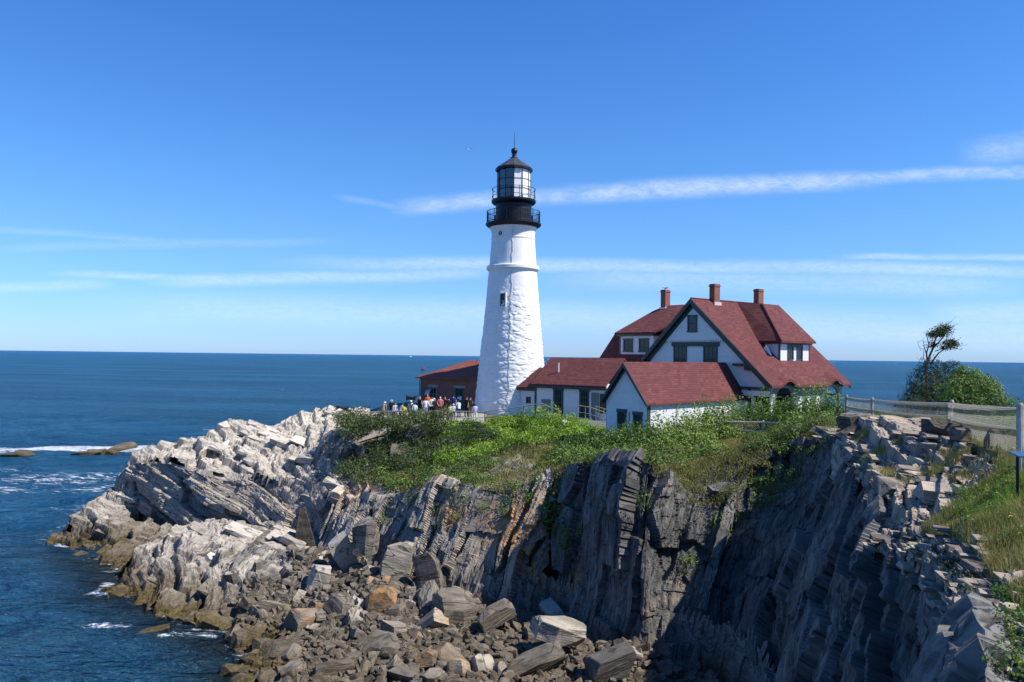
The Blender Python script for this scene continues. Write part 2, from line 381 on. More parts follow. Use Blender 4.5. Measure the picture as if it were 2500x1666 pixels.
# ground sheet (lies a little under the rock shell)
def build_terrain():
    xs = np.linspace(GX0, GX1, NX); ys = np.linspace(GY0, GY1, NY)
    X, Y = np.meshgrid(xs, ys)
    sl_ = np.hypot(GRX, GRY)
    px = px_of(X, Y)
    rocky = ((sl_ > 0.55) & ~((px > 2240) & (Y < 22))) | (HF < 5.0) | ((px > 2020) & (px < 2490) & (Y > 18.5) & (Y < 41) & (X < 12.2 + (Y - 19) * .42)) | ((px < 830) & (Y > 45) & (HF < 9.4)) 
    pl = []
    for p0, p1 in zip(CLIFF[:-1], CLIFF[1:]):
        for t_ in np.linspace(0, 1, 8): pl.append((p0[1][0] + (p1[1][0] - p0[1][0]) * t_, p0[1][1] + (p1[1][1] - p0[1][1]) * t_))
    dd = np.full(X.shape, 99.0)
    for (a_, b_) in pl: dd = np.minimum(dd, np.hypot(X - a_, Y - b_))
    rocky |= (dd < 1.5) & (px > 800) & (Y > 6)
    Z = HF - np.where(rocky, 1.6 * np.sqrt(1 + np.minimum(sl_, 3) ** 2), 0.05); Z = np.where(rocky & (HF < 3) & (sl_ < 0.35), HF - 0.25, Z)
    Z = Z - np.where((sl_ > 0.9) & (px > 1340) & (px < 2240) & (Y > 6), 4.0, 0)
    V = np.stack([X, Y, Z], -1).reshape(-1, 3)
    idx = np.arange(NX * NY).reshape(NY, NX)
    F = np.stack([idx[:-1, :-1], idx[:-1, 1:], idx[1:, 1:], idx[1:, :-1]], -1).reshape(-1, 4)
    o = np_mesh('terrain', V, F, M_SOIL, attrs={'veg': ('FLOAT', (~rocky).astype(float).ravel())})
    tag(o, kind='structure')
build_terrain()

# ------------------------------------------------------------------ rock block templates (irregular convex blocks in a unit cube)
def make_templates(n, cuts, seed, lo=0.62, hi=0.86):
    rs = random.Random(seed); out = []
    for _ in range(n):
        bm = bmesh.new(); bmesh.ops.create_cube(bm, size=1.0)
        for v in bm.verts: v.co += Vector((rs.uniform(-.07, .07), rs.uniform(-.07, .07), rs.uniform(-.07, .07)))
        for k in range(cuts):
            nv = Vector((rs.choice((-1, 1)) * rs.uniform(0.15, 1), rs.choice((-1, 1)) * rs.uniform(0.15, 1), rs.uniform(-0.4, 1.0)))
            if rs.random() < 0.45: nv[rs.randrange(2)] *= 0.1
            nv.normalize()
            reach = 0.5 * (abs(nv.x) + abs(nv.y) + abs(nv.z))
            d = reach * rs.uniform(lo, hi)
            r = bmesh.ops.bisect_plane(bm, geom=bm.verts[:] + bm.edges[:] + bm.faces[:], plane_co=nv * d, plane_no=nv, clear_outer=True)
            ed = [e for e in r['geom_cut'] if isinstance(e, bmesh.types.BMEdge)]
            if ed: bmesh.ops.edgeloop_fill(bm, edges=ed)
        bmesh.ops.triangulate(bm, faces=bm.faces[:])
        bm.verts.index_update()
        V = np.array([v.co[:] for v in bm.verts]); F = np.array([[v.index for v in f.verts] for f in bm.faces]); bm.free()
        out.append((V, F))
    return out
TPL = make_templates(12, 2, 3, 0.78, 0.97) + make_templates(16, 4, 8, 0.70, 0.95)

def vnoise(p, s):
    """cheap smooth value noise on arrays of points (n,3)"""
    q = p * s; i = np.floor(q).astype(np.int64); f = q - i; f = f * f * (3 - 2 * f)
    def hsh(a, b, c):
        h = (a * 374761393 + b * 668265263 + c * 2147483647 // 7) & 0x7fffffff
        h = ((h ^ (h >> 13)) * 1274126177) & 0x7fffffff
        return ((h ^ (h >> 16)) & 0xffff) / 65535.0
    r = 0
    for dx in (0, 1):
        for dy in (0, 1):
            for dz in (0, 1):
                w = (f[:, 0] if dx else 1 - f[:, 0]) * (f[:, 1] if dy else 1 - f[:, 1]) * (f[:, 2] if dz else 1 - f[:, 2])
                r = r + w * hsh(i[:, 0] + dx, i[:, 1] + dy, i[:, 2] + dz)
    return r

LICH = [(pY(1265, 1290, 46), 2.3), (pY(1300, 1370, 44), 1.4), (pY(880, 1210, 55), 1.9), (pY(1345, 1190, 48), 1.3), (pY(1095, 1165, 50), 1.0), (pY(905, 1075, 62), 1.0), (pY(1110, 1260, 47.5), 1.0), (pY(1320, 1420, 42), 1.6), (pY(1390, 1400, 42), 0.9), (pY(2450, 1180, 20), .8), (pY(1010, 1280, 50), .6)]
def lichen_at(P):
    L = np.zeros(len(P))
    for c, r in LICH:
        d = np.linalg.norm(P - np.array(c), axis=1); L = np.maximum(L, np.clip(1.25 - d / r, 0, 1))
    return L

def blocks(name, mat, frame, dims, region, keep, shell=1.1, gap=0.985, jitter=0.05, drop=0.06, off=None, tonefn=None, seed=1, layer_off=0.0, mega=0.5, tip=0.35):
    """fill a shell just under the land surface with jointed, bedded blocks. frame = rows u,v,n"""
    rs = np.random.default_rng(seed)
    Fm = np.array([Vector(f).normalized()[:] for f in frame])
    # bounds in the bedding frame from surface points of the region
    gx = np.arange(region[0], region[1], 1.0); gy = np.arange(region[2], region[3], 1.0)
    X, Y = np.meshgrid(gx, gy); X = X.ravel(); Y = Y.ravel(); k = keep(X, Y); X = X[k]; Y = Y[k]
    Z = samp(HF, X, Y)
    P = np.concatenate([np.stack([X, Y, Z], 1), np.stack([X, Y, Z - 2.5], 1), np.stack([X, Y, Z + 1], 1)])
    Q = P @ Fm.T; lo = Q.min(0) - 1.5; hi = Q.max(0) + 1.5
    (u0, u1), (v0, v1), (n0, n1) = dims
    C = []; D = []; LY = []
    n = lo[2]; li = 0
    while n < hi[2]:
        th = n0 + (n1 - n0) * rs.random() ** 1.5
        v = lo[1] - rs.random() * v1
        lo_off = rs.uniform(-layer_off, 0)
        while v < hi[1]:
            wv = rs.uniform(v0, v1)
            ul = u0 + (u1 - u0) * rs.random(int((hi[0] - lo[0]) / u0) + 2) ** 1.4
            us = lo[0] - rs.random() * u1 + np.concatenate([[0], np.cumsum(ul)[:-1]])
            m = us < hi[0]; us = us[m]; ul = ul[m]
            c = np.stack([us + ul / 2, np.full(len(us), v + wv / 2), np.full(len(us), n + th / 2)], 1)
            C.append(c); D.append(np.stack([ul, np.full(len(us), wv), np.full(len(us), th)], 1)); LY.append(np.full(len(us), lo_off))
            v += wv
        n += th; li += 1
    C = np.concatenate(C); D = np.concatenate(D); LY = np.concatenate(LY)
    Pw = C @ Fm
    # chunky relief: big joint blocks stand proud or sit back
    cell = np.floor(C / np.array([u1 * 1.3, v1 * 1.5, n1 * 2.2])).astype(np.int64)
    hh = ((cell[:, 0] * 73856093) ^ (cell[:, 1] * 19349663) ^ (cell[:, 2] * 83492791)) & 0xffff
    big = (hh / 65535.0 - 0.5) * 2 * mega
    h = samp(HF, Pw[:, 0], Pw[:, 1]); sl_ = np.minimum(slope_of(Pw[:, 0], Pw[:, 1]), 6)
    o = big + LY + (vnoise(Pw, 0.33) - 0.5) * mega * 1.4
    if off is not None: o = o + off(Pw)
    d = (Pw[:, 2] - h) / np.sqrt(1 + sl_ ** 2) - o
    for ax in (0, 1):
        for sg_ in (-1, 1):
            e = Pw + sg_ * (D[:, ax] * 0.5)[:, None] * Fm[ax]
            he = samp(HF, e[:, 0], e[:, 1]); se = np.minimum(slope_of(e[:, 0], e[:, 1]), 6)
            de = (e[:, 2] - he) / np.sqrt(1 + se ** 2) - o
            d = np.where(de > tip, 9.0, d)
    ok = (d < 0.0) & (d > -shell) & keep(Pw[:, 0], Pw[:, 1]) & (Pw[:, 2] > -1.2) & (rs.random(len(d)) > drop)
    C = C[ok]; D = D[ok]; Pw = Pw[ok]; nb = len(C)
    tid = rs.integers(0, len(TPL), nb)
    Vs = []; Fs = []; BD = []; TN = []; base = 0
    tone = rs.random(nb)
    if tonefn is not None: tone = np.clip(tone * 0.6 + tonefn(Pw), 0, 1)
    for ti, (tv, tf) in enumerate(TPL):
        s = np.where(tid == ti)[0]
        if not len(s): continue
        sg = rs.choice([-1.0, 1.0], (len(s), 1, 2))
        loc = np.repeat(tv[None], len(s), 0).copy(); loc[:, :, :2] *= sg
        # mirrored twice or not at all keeps winding; fix single mirrors by flipping
        flip = (sg[:, 0, 0] * sg[:, 0, 1]) < 0
        loc = loc * (D[s] * gap * (1 + rs.uniform(-jitter, jitter * 2, (len(s), 3))))[:, None, :]
        a = rs.normal(0, jitter * 0.9, (len(s), 3))
        rx = loc + np.cross(np.repeat(a[:, None, :], loc.shape[1], 1), loc)
        q = rx + C[s][:, None, :]
        w = q @ Fm
        f = np.repeat(tf[None], len(s), 0) + (base + np.arange(len(s)) * len(tv))[:, None, None]
        f[flip] = f[flip][:, :, ::-1]
        Vs.append(w.reshape(-1, 3)); Fs.append(f.reshape(-1, 3)); BD.append((q + rs.uniform(0, 0.4, (len(s), 1, 3))).reshape(-1, 3)); TN.append(np.repeat(tone[s], len(tv)))
        base += len(s) * len(tv)
    V = np.concatenate(Vs); F = np.concatenate(Fs)
    o = np_mesh(name, V, F, mat, attrs={'bed': ('FLOAT_VECTOR', np.concatenate(BD)), 'tone': ('FLOAT', np.concatenate(TN)), 'lichen': ('FLOAT', lichen_at(V))})
    print(name, nb, 'blocks', len(F), 'faces')
    return tag(o, kind='structure')

FR_L = [(0.93, -0.12, -0.33), (0.10, 0.97, 0.14), (0.31, -0.18, 0.93)]
FR_C = [(0.24, 0.22, 0.95), (0.30, 0.92, -0.28), (0.93, -0.33, -0.16)]
FR_R = [(0.07, 0.05, 1.0), (0.52, 0.85, -0.08), (0.85, -0.52, -0.03)]
FR_T = [(0.97, -0.20, -0.10), (0.18, 0.97, 0.10), (0.08, -0.12, 0.99)]
def h_at(x, y): return samp(HF, x, y)
def veg_left(x, y):
    """the shrub-covered shoulder above the pale ledge"""
    p = px_of(x, y)
    return ((p > 800 + (y - 40) * 1.6) & (h_at(x, y) > 7.2) & (y < 70)) | ((h_at(x, y) > 9.2) & (x > -13) & (y < 72)) | ((x > -9) & (h_at(x, y) > 9))
# ------------------------------------------------------------------ solid rock: a sheet broken into layers and joint cells
class Strata:
    """random layers along n; inside each layer random cells along u and v"""
    def __init__(s, lay, ul, vl, seed, span=140.0):
        r = np.random.default_rng(seed)
        w = lay[0] + (lay[1] - lay[0]) * r.random(int(2 * span / lay[0])) ** 1.8
        s.b = -span + np.cumsum(w); n = len(s.b) + 2
        s.lu = r.uniform(*ul, n); s.lv = r.uniform(*vl, n); s.ou = r.uniform(0, 50, n); s.ov = r.uniform(0, 50, n); s.rl = r.random(n); s.seed = seed
    def cell(s, q):
        i = np.searchsorted(s.b, q[:, 2])
        cu = np.floor((q[:, 0] + s.ou[i]) / s.lu[i]).astype(np.int64); cv = np.floor((q[:, 1] + s.ov[i]) / s.lv[i]).astype(np.int64)
        h = ((i * 73856093) ^ (cu * 19349663) ^ (cv * 83492791) ^ (s.seed * 2654435)) & 0x7fffffff
        h = ((h ^ (h >> 13)) * 1274126177) & 0x7fffffff
        return i, ((h ^ (h >> 16)) & 0xffff) / 65535.0
def warp(q, a, f):
    return q + a * np.stack([vnoise(q + 11, f), vnoise(q + 37, f), vnoise(q + 71, f)], 1) - a * .5
def fbm(P, f, n=3):
    r = 0; a = 1
    for k in range(n): r = r + a * (vnoise(P + 13 * k, f * 2 ** k) - .5); a *= .5
    return r
def grid_normals(P):
    du = np.gradient(P, axis=1); dv = np.gradient(P, axis=0); n = np.cross(du, dv); return n / (np.linalg.norm(n, axis=2, keepdims=True) + 1e-9)
def grid_faces(shape, keep=None):
    idx = np.arange(shape[0] * shape[1]).reshape(shape)
    F = np.stack([idx[:-1, :-1], idx[:-1, 1:], idx[1:, 1:], idx[1:, :-1]], -1)
    if keep is not None: return F[keep[:-1, :-1] & keep[:-1, 1:] & keep[1:, 1:] & keep[1:, :-1]]
    return F.reshape(-1, 4)
def compact(V, F, *arrs):
    used = np.unique(F); rm = np.full(len(V), -1); rm[used] = np.arange(len(used)); return (V[used], rm[F]) + tuple(a[used] for a in arrs)

def cliff_sheet(name, mat, pairs, frame, s, amp, seed, gaps=0.14, gapd=0.9, inw=2.4, slots=False, wp=1.0, sk=1.0):
    Fm = np.array([Vector(f).normalized()[:] for f in frame])
    toe = np.array([p[0] for p in pairs]); top = np.array([p[1] for p in pairs])
    L = np.concatenate([[0], np.cumsum(np.linalg.norm(np.diff((toe + top) / 2, axis=0), axis=1))])
    ns = int(L[-1] / s); ss = np.linspace(0, L[-1], ns)
    T0 = np.stack([np.interp(ss, L, toe[:, k]) for k in range(3)], 1); T1 = np.stack([np.interp(ss, L, top[:, k]) for k in range(3)], 1)
    kern = np.ones(max(3, int(sk / s))) ; kern /= kern.sum()
    def sm(A):
        p = len(kern) // 2; q = np.pad(A, ((p, len(kern) - 1 - p), (0, 0)), mode='edge'); return np.stack([np.convolve(q[:, k], kern, 'valid') for k in range(3)], 1)
    T0, T1 = sm(T0), sm(T1)
    Hh = np.linalg.norm(T1 - T0, axis=1).max(); nt = int(Hh / s)
    inward = T1 - T0; inward[:, 2] = 0; inward /= np.linalg.norm(inward, axis=1)[:, None]
    rows = []
    for t in np.linspace(-0.14, 1, nt): rows.append(T0 + (T1 - T0) * t + inward * (0.5 * math.sin(math.pi * max(t, 0)) * -0.6))
    for k in range(1, int(inw / s)):
        q = T1 + inward * s * k; w_ = min(1, k * s / .7); q[:, 2] = T1[:, 2] * (1 - w_) + (samp(HF, q[:, 0], q[:, 1]) - .3) * w_; rows.append(q)
    P = np.stack(rows); nrm = grid_normals(P)
    if (nrm.reshape(-1, 3) @ np.array([-.3, -.7, .4])).mean() < 0: nrm = -nrm; flip = True
    else: flip = False
    shp = P.shape[:2]; p = P.reshape(-1, 3)
    q = warp(p @ Fm.T, 0.7 * wp, 0.4); q = warp(q, 0.22 * wp, 1.1); q = warp(q, 0.08 * wp, 2.6)
    A = Strata((0.5, 1.9), (2.2, 6.5), (1.6, 4.5), seed); B = Strata((0.16, 0.7), (0.7, 2.6), (0.6, 2.0), seed + 1); C = Strata((0.06, 0.22), (0.3, 1.2), (0.3, 0.9), seed + 2)
    ia, va = A.cell(q); ib, vb = B.cell(q + 5); ic, vc = C.cell(q + 9)
    D = amp * (1.0 * (A.rl[ia] - .5) + 1.0 * (va - .5) + 0.25 * (vb - .5) + 0.07 * (vc - .5)) + 0.9 * fbm(p, 0.22, 2) + .07 * fbm(p, 2.5)
    gap = B.rl[ib] < gaps
    gap &= vnoise(p, 0.35) > .38
    D = D - np.where(gap, gapd * (.6 + .6 * vb), 0)
    tt = np.repeat(np.concatenate([np.linspace(-.14, 1, nt), 1 + np.arange(1, shp[0] - nt + 1) * s / 3.2])[:, None], shp[1], 1).ravel()
    if slots:
        r_ = np.random.default_rng(seed + 9); pos = -80.0
        nn = q[:, 2] + .25 * (vnoise(p, .5) - .5)
        while pos < 80:
            w_ = r_.uniform(.22, .5); dp = r_.uniform(.8, 1.7)
            D = D - np.where((nn > pos) & (nn < pos + w_), dp * np.clip((1.05 - tt) * 3, 0, 1), 0); pos += r_.uniform(1.3, 3.6)
    D = D * np.clip((1.14 - tt) * 6, 0.10, 1)
    V = p + nrm.reshape(-1, 3) * D[:, None]
    V = V + (Fm[2] * (0.04 * (vc - .5))[:, None])
    F = grid_faces(shp)
    if flip: F = F[:, ::-1]
    o = np_mesh(name, V, F, mat, attrs={'bed': ('FLOAT_VECTOR', q), 'tone': ('FLOAT', .25 + .5 * (.5 * A.rl[ia] + .3 * va + .2 * vb)), 'lichen': ('FLOAT', lichen_at(p))})
    print(name, len(F)); return tag(o, kind='structure')
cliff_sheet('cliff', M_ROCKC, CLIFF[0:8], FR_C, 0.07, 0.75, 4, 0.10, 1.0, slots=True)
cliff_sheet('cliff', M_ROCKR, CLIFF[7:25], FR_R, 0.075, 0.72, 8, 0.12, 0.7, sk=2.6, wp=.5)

CRAG = [(pY(768, 1105, 65.0), pY(808, 1050, 66.0)), (pY(778, 1135, 63.0), pY(818, 1056, 64.8)), (pY(805, 1160, 61.2), pY(842, 1064, 63.0)), (pY(850, 1178, 59.8), pY(872, 1078, 61.9)), (pY(890, 1165, 58.6), pY(898, 1105, 60.2))]
cliff_sheet('crag', M_ROCKC, CRAG, FR_C, 0.08, 0.5, 51, 0.12, 0.5, inw=1.0)

def ledge_sheet(name, mat, x0, x1, y0, y1, s, keep, frame, lay, ul, vl, seed, k=0.85, lift=0.0, fine=0.5, tonefn=None, rough=.65, chunk=.75, bigk=1.6):
    """ground sheet stepped down onto its bedding planes and broken by joints"""
    Fm = np.array([Vector(f).normalized()[:] for f in frame])
    X, Y = np.meshgrid(np.arange(x0, x1, s), np.arange(y0, y1, s)); x = X.ravel(); y = Y.ravel()
    kp = keep(x, y)
    P = np.stack([x, y, samp(HF, x, y) + lift], 1); P[:, 2] += rough * fbm(P, 0.28, 3)
    nr = grid_normals(P.reshape(*X.shape, 3)).reshape(-1, 3)
    q = warp(P @ Fm.T, 0.25, 0.3); q = warp(q, 0.06, 1.8)
    big = Strata((lay[1] * 2, lay[1] * 4.5), (ul[0] * 2, ul[1] * 2), (vl[0] * 2, vl[1] * 2.2), seed + 5)
    _, vbig = big.cell(q)
    S = Strata(lay, ul, vl, seed); S2 = Strata((lay[0] * .4, lay[1] * .45), (ul[0] * .35, ul[1] * .5), (vl[0] * .35, vl[1] * .5), seed + 1)
    qe = q.copy(); qe[:, 2] += (vbig - .5) * lay[1] * bigk
    i, v = S.cell(qe)
    snap = S.b[np.clip(i, 0, len(S.b) - 1)] - qe[:, 2] - (lay[0] + lay[1]) * .25
    i2, v2 = S2.cell(q + 3)
    dn = k * snap + (v - .5) * lay[1] * chunk + (v2 - .5) * lay[1] * .5 * fine
    V = P + Fm[2] * dn[:, None] + nr * (.05 * fbm(P, 3.0, 2) + (v2 - .5) * .10 * fine)[:, None]
    F = grid_faces(X.shape, kp.reshape(X.shape))
    tone = .3 + .4 * (.5 * v + .3 * vbig + .2 * v2)
    if tonefn is not None: tone = np.clip(tone + tonefn(P), 0, 1)
    L = lichen_at(P)
    V, F, q, tone, L = compact(V, F, q, tone, L)
    o = np_mesh(name, V, F, mat, attrs={'bed': ('FLOAT_VECTOR', q), 'tone': ('FLOAT', tone), 'lichen': ('FLOAT', L)})
    print(name, len(F)); return tag(o, kind='structure')
# left promontory: beds dip to the right, broken by cross joints
kL = lambda x, y: (px_of(x, y) < 905) & (y > 40) & (y < 96) & (h_at(x, y) > -1.6) & ~veg_left(x, y)
toneL = lambda P: np.clip(0.05 * (P[:, 2] - 5), -.25, 0.22)
LFRONT = [(pz(262, 1262, 1.0), pY(297, 1165, 66.2)), (pz(330, 1285, 0.4), pY(330, 1128, 65.3)), (pz(420, 1286, 1.0), pY(405, 1128, 64.0)), (pz(470, 1288, 1.1), pY(470, 1150, 63.0)), (pz(520, 1290, 1.1), pY(530, 1168, 62.5)), (pz(600, 1292, 1.2), pY(600, 1172, 62.2)), (pz(680, 1300, 1.5), pY(670, 1168, 61.7)), (pz(740, 1305, 1.7), pY(740, 1163, 61.0)), (pz(800, 1325, 2.0), pY(810, 1160, 60.0))]
cliff_sheet('rock_ledge', M_ROCKF, LFRONT, FR_L, 0.09, 0.85, 15, 0.12, 0.7, inw=1.2, wp=.25)
ledge_sheet('rock_ledge', M_ROCK, -43, -4, 40, 94, 0.105, lambda x, y: kL(x, y) & (slope_of(x, y) < 1.9), FR_L, (0.14, 0.85), (2.4, 8.0), (1.1, 3.4), 5, tonefn=toneL, chunk=.55, bigk=1.2, fine=.55)
blocks('rock_ledge', M_ROCK, FR_L, ((0.7, 2.6), (0.6, 1.8), (0.18, 0.6)), (-42, -3, 40, 96), kL, shell=0.5, mega=0.4, seed=5, drop=0.72, tip=0.14, off=lambda P: np.full(len(P), .1), tonefn=lambda P: np.clip(0.10 + 0.05 * P[:, 2], 0, 0.5))
# bedded ledges on top of the right headland
kT = lambda x, y: (px_of(x, y) >= 2030) & (px_of(x, y) < 2480) & (y > 19.0) & (y < 40.5) & (h_at(x, y) > 9.7) & (x < 12.4 + (y - 19) * 0.42) & (slope_of(x, y) < 2.2)
ledge_sheet('bedded_ledge', M_ROCKT, 8, 21, 18, 41.5, 0.06, kT, FR_T, (0.12, 0.55), (2.5, 7.5), (1.2, 3.6), 21, k=.95, lift=-.10, rough=.3, chunk=.3, fine=.25, bigk=.5)
blocks('bedded_ledge', M_ROCKT, FR_T, ((1.8, 5.5), (0.9, 2.2), (0.12, 0.42)), (6, 21, 16, 42), kT, shell=0.9, mega=0.10, seed=22, drop=0.12, off=lambda P: np.full(len(P), -0.04), tip=0.35, jitter=0.010, gap=0.995)
blocks('bedded_ledge', M_ROCKT, FR_T, ((0.5, 2.2), (0.3, 1.0), (0.04, 0.14)), (6, 21, 16, 42), kT, shell=0.3, mega=0.15, seed=24, drop=0.72, off=lambda P: np.full(len(P), 0.0), tip=0.25, jitter=0.02)
def edge_x(y): return np.interp(y, [8.8, 12.5, 16, 20.5], [5.5, 7.4, 8.8, 10.0])
kT2 = lambda x, y: (y > 8.2) & (y < 21) & (h_at(x, y) > 9.6) & (x < edge_x(y) + .9) & (slope_of(x, y) < 2.0)
ledge_sheet('bedded_ledge', M_ROCKT, 3, 13, 8, 21.5, 0.04, kT2, FR_T, (0.06, 0.34), (0.8, 2.8), (0.5, 1.5), 25, k=.95, lift=-.08, rough=.3, chunk=.3, fine=.3, bigk=.5)
blocks('bedded_ledge', M_ROCKT, FR_T, ((0.2, 0.9), (0.15, 0.5), (0.03, 0.11)), (3, 13, 8, 22), kT2, shell=0.3, mega=0.10, seed=23, drop=0.45, off=lambda P: np.full(len(P), -0.02), jitter=0.03, tip=0.22)
# beach floor under the boulders, and the rock between shrubs on the slope
kB = lambda x, y: (h_at(x, y) < 3.2) & (h_at(x, y) > -2) & (y > 8) & (y < 54) & (px_of(x, y) > 560)
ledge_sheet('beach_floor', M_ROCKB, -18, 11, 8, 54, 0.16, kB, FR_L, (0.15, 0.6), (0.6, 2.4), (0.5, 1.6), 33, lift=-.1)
kS = lambda x, y: (px_of(x, y) > 790) & (px_of(x, y) < 1345) & (y > 44) & (y < 66) & (h_at(x, y) > 4.6) & (h_at(x, y) < 9.15)
ledge_sheet('slope_outcrop', M_ROCKC, -16, 4, 44, 66, 0.11, kS, FR_C, (0.25, 0.9), (0.8, 3.0), (0.7, 2.2), 44, lift=-.12, k=.5)
# ------------------------------------------------------------------ sea
def sea_mat():
    m, t = new_mat('sea_water')
    pos = t.n('ShaderNodeNewGeometry').outputs['Position']
    foam = t.n('ShaderNodeAttribute', attribute_name='foam').outputs['Fac']
    shal = t.n('ShaderNodeAttribute', attribute_name='shallow').outputs['Fac']
    dist = t.n('ShaderNodeVectorMath', {0: pos}, operation='LENGTH').outputs['Value']
    rot = t.n('ShaderNodeMapping', {'Vector': pos, 'Rotation': (0, 0, R(12))}).outputs[0]
    w1 = t.noise(t.mul(rot, (0.055, 0.14, 0.1)), 1.0, 3.0, 0.55, 0.6)
    w2 = t.noise(t.mul(rot, (0.22, 0.62, 0.3)), 1.0, 4.0, 0.6, 0.5)
    w3 = t.noise(t.mul(rot, (1.1, 2.3, 1)), 1.0, 4.0, 0.6, 0.4)
    hgt = t.math('ADD', t.math('MULTIPLY', w1, 2.4), t.math('ADD', t.math('MULTIPLY', w2, 1.25), t.math('MULTIPLY', w3, 0.42)))
    gust = t.noise(t.mul(rot, (0.006, 0.02, 0.01)), 1.0, 4.0, 0.6)
    c = t.mix(t.mr(gust, 0.35, 0.65), (0.010, 0.077, 0.152), (0.019, 0.119, 0.222))
    c = t.mix(t.mr(dist, 300, 6000), c, (0.016, 0.096, 0.200))
    c = t.mix(t.math('MULTIPLY', shal, t.mr(w2, 0.25, 0.7, .75, 1.0)), c, (0.014, 0.019, 0.016))
    fn = t.noise(t.mul(rot, (0.55, 1.5, 1)), 1.0, 7.0, 0.68, 0.8)
    fm = t.mr(t.math('ADD', fn, t.math('MULTIPLY', foam, 0.62)), 0.74, 0.90)
    # white caps
    cap = t.math('MULTIPLY', t.mr(t.noise(t.mul(rot, (0.16, 0.6, .3)), 1.0, 3.0, 0.5, 1.0), 0.735, 0.77), t.mr(dist, 60, 160))
    fm = t.math('MAXIMUM', fm, t.math('MULTIPLY', cap, 0.55))
    c = t.mix(fm, c, (0.78, 0.82, 0.85))
    rough = t.mr(fm, 0, 1, 0.16, 0.8)
    b = t.n('ShaderNodeBump', {'Height': hgt, 'Strength': 1.0, 'Distance': 3.2})
    df = t.n('ShaderNodeBsdfDiffuse', {'Color': c, 'Normal': b.outputs[0]})
    gl = t.n('ShaderNodeBsdfGlossy', {'Color': (0.75, 0.9, 1, 1), 'Roughness': rough, 'Normal': b.outputs[0]})
    fr = t.n('ShaderNodeFresnel', {'IOR': 1.333, 'Normal': b.outputs[0]}).outputs[0]
    # wave faces never show the full mirror of a flat sheet at grazing angles
    fr = t.math('MULTIPLY', t.math('MINIMUM', fr, 0.32), t.math('SUBTRACT', 1.0, fm))
    s = t.n('ShaderNodeMixShader', {0: fr, 1: df.outputs[0], 2: gl.outputs[0]})
    t.n('ShaderNodeOutputMaterial', {'Surface': s.outputs[0]})
    return m
M_SEA = sea_mat()
REEF = [(-78, 118, 9, 3), (-57, 121, 10, 3), (-47, 126, 7, 2.5)]
def build_sea():
    # fine near sheet with real swell, widening rings beyond it to the horizon
    xs = np.concatenate([[-40000, -9000, -3000, -1200, -600, -350], np.linspace(-220, 90, 250), [200, 400, 900, 3000, 9000, 40000]])
    ys = np.concatenate([[-3000, -400, -60], np.linspace(8, 200, 190), [215, 240, 280, 340, 430, 560, 800, 1200, 2000, 4000, 9000, 40000]])
    X, Y = np.meshgrid(xs, ys)
    amp = np.clip((205 - Y) / 40, 0, 1) * np.clip((X + 225) / 30, 0, 1) * np.clip((92 - X) / 20, 0, 1) * np.clip((Y - 8) / 10, 0, 1)
    P = np.stack([X, Y, X * 0], -1).reshape(-1, 3)
    q = P.copy(); ca, sa = math.cos(R(14)), math.sin(R(14)); q[:, 0], q[:, 1] = P[:, 0] * ca + P[:, 1] * sa, -P[:, 0] * sa + P[:, 1] * ca
    nz = (vnoise(q * np.array([0.07, 0.19, 1]), 1.0) - 0.5) * 0.5 + (vnoise(q * np.array([0.2, 0.5, 1]) + 9, 1.0) - 0.5) * 0.30
    hh = samp(HF, P[:, 0], P[:, 1]); near_land = np.where((P[:, 0] > GX0) & (P[:, 0] < GX1) & (P[:, 1] > GY0) & (P[:, 1] < GY1), hh, -6)
    P[:, 2] = nz * amp.ravel() * np.clip(-near_land / 2.5, 0.12, 1)
    x, y = P[:, 0], P[:, 1]
    foam = np.zeros(len(P))
    def spot(cx, cy, rx, ry, s, rot=0):
        c_, s_ = math.cos(rot), math.sin(rot); dx, dy = x - cx, y - cy
        d = np.hypot((dx * c_ + dy * s_) / rx, (-dx * s_ + dy * c_) / ry); return np.clip(1.35 - d, 0, 1) * s
    for a in [(-86, 117, 14, 5, 1.15), (-66, 120, 12, 3.5, 1.1), (-52, 123, 12, 4, 1.1), (-40, 120, 10, 3.5, .95), (-88, 110, 9, 1.6, .8), (-70, 97, 16, 4, .42), (-52, 92, 12, 6, .45), (-60, 84, 14, 4, .48), (-44, 86, 7, 6, .42), (-40, 74, 4, 5, .4),
              (*pz(265, 1530, 0)[:2], 1.6, 0.35, 1.0), (*pz(258, 1447, 0)[:2], 0.9, 0.6, 1.1), (*pz(310, 1338, 0)[:2], 1.5, 0.7, .62), (*pz(440, 1500, 0)[:2], 2.2, .6, .5), (*pz(430, 1550, 0)[:2], 1.2, .5, .5), (*pz(170, 1330, 0)[:2], 2.5, .5, .55), (*pz(20, 1190, 0)[:2], 6, 1, .5)]:
        foam = np.maximum(foam, spot(*a))
    sh = np.clip((near_land + 3.0) / 2.2, 0, 1) * np.clip((62 - y) / 6, 0.25, 1)
    foam = np.maximum(foam, np.where((near_land > -0.55) & (near_land < .3), .40, 0))
    idx = np.arange(P.shape[0]).reshape(X.shape)
    F = np.stack([idx[:-1, :-1], idx[:-1, 1:], idx[1:, 1:], idx[1:, :-1]], -1).reshape(-1, 4)
    o = np_mesh('sea', P, F, M_SEA, attrs={'foam': ('FLOAT', foam), 'shallow': ('FLOAT', sh)})
    o.data.polygons.foreach_set('use_smooth', [True] * len(o.data.polygons))
    tag(o, kind='structure')
build_sea()
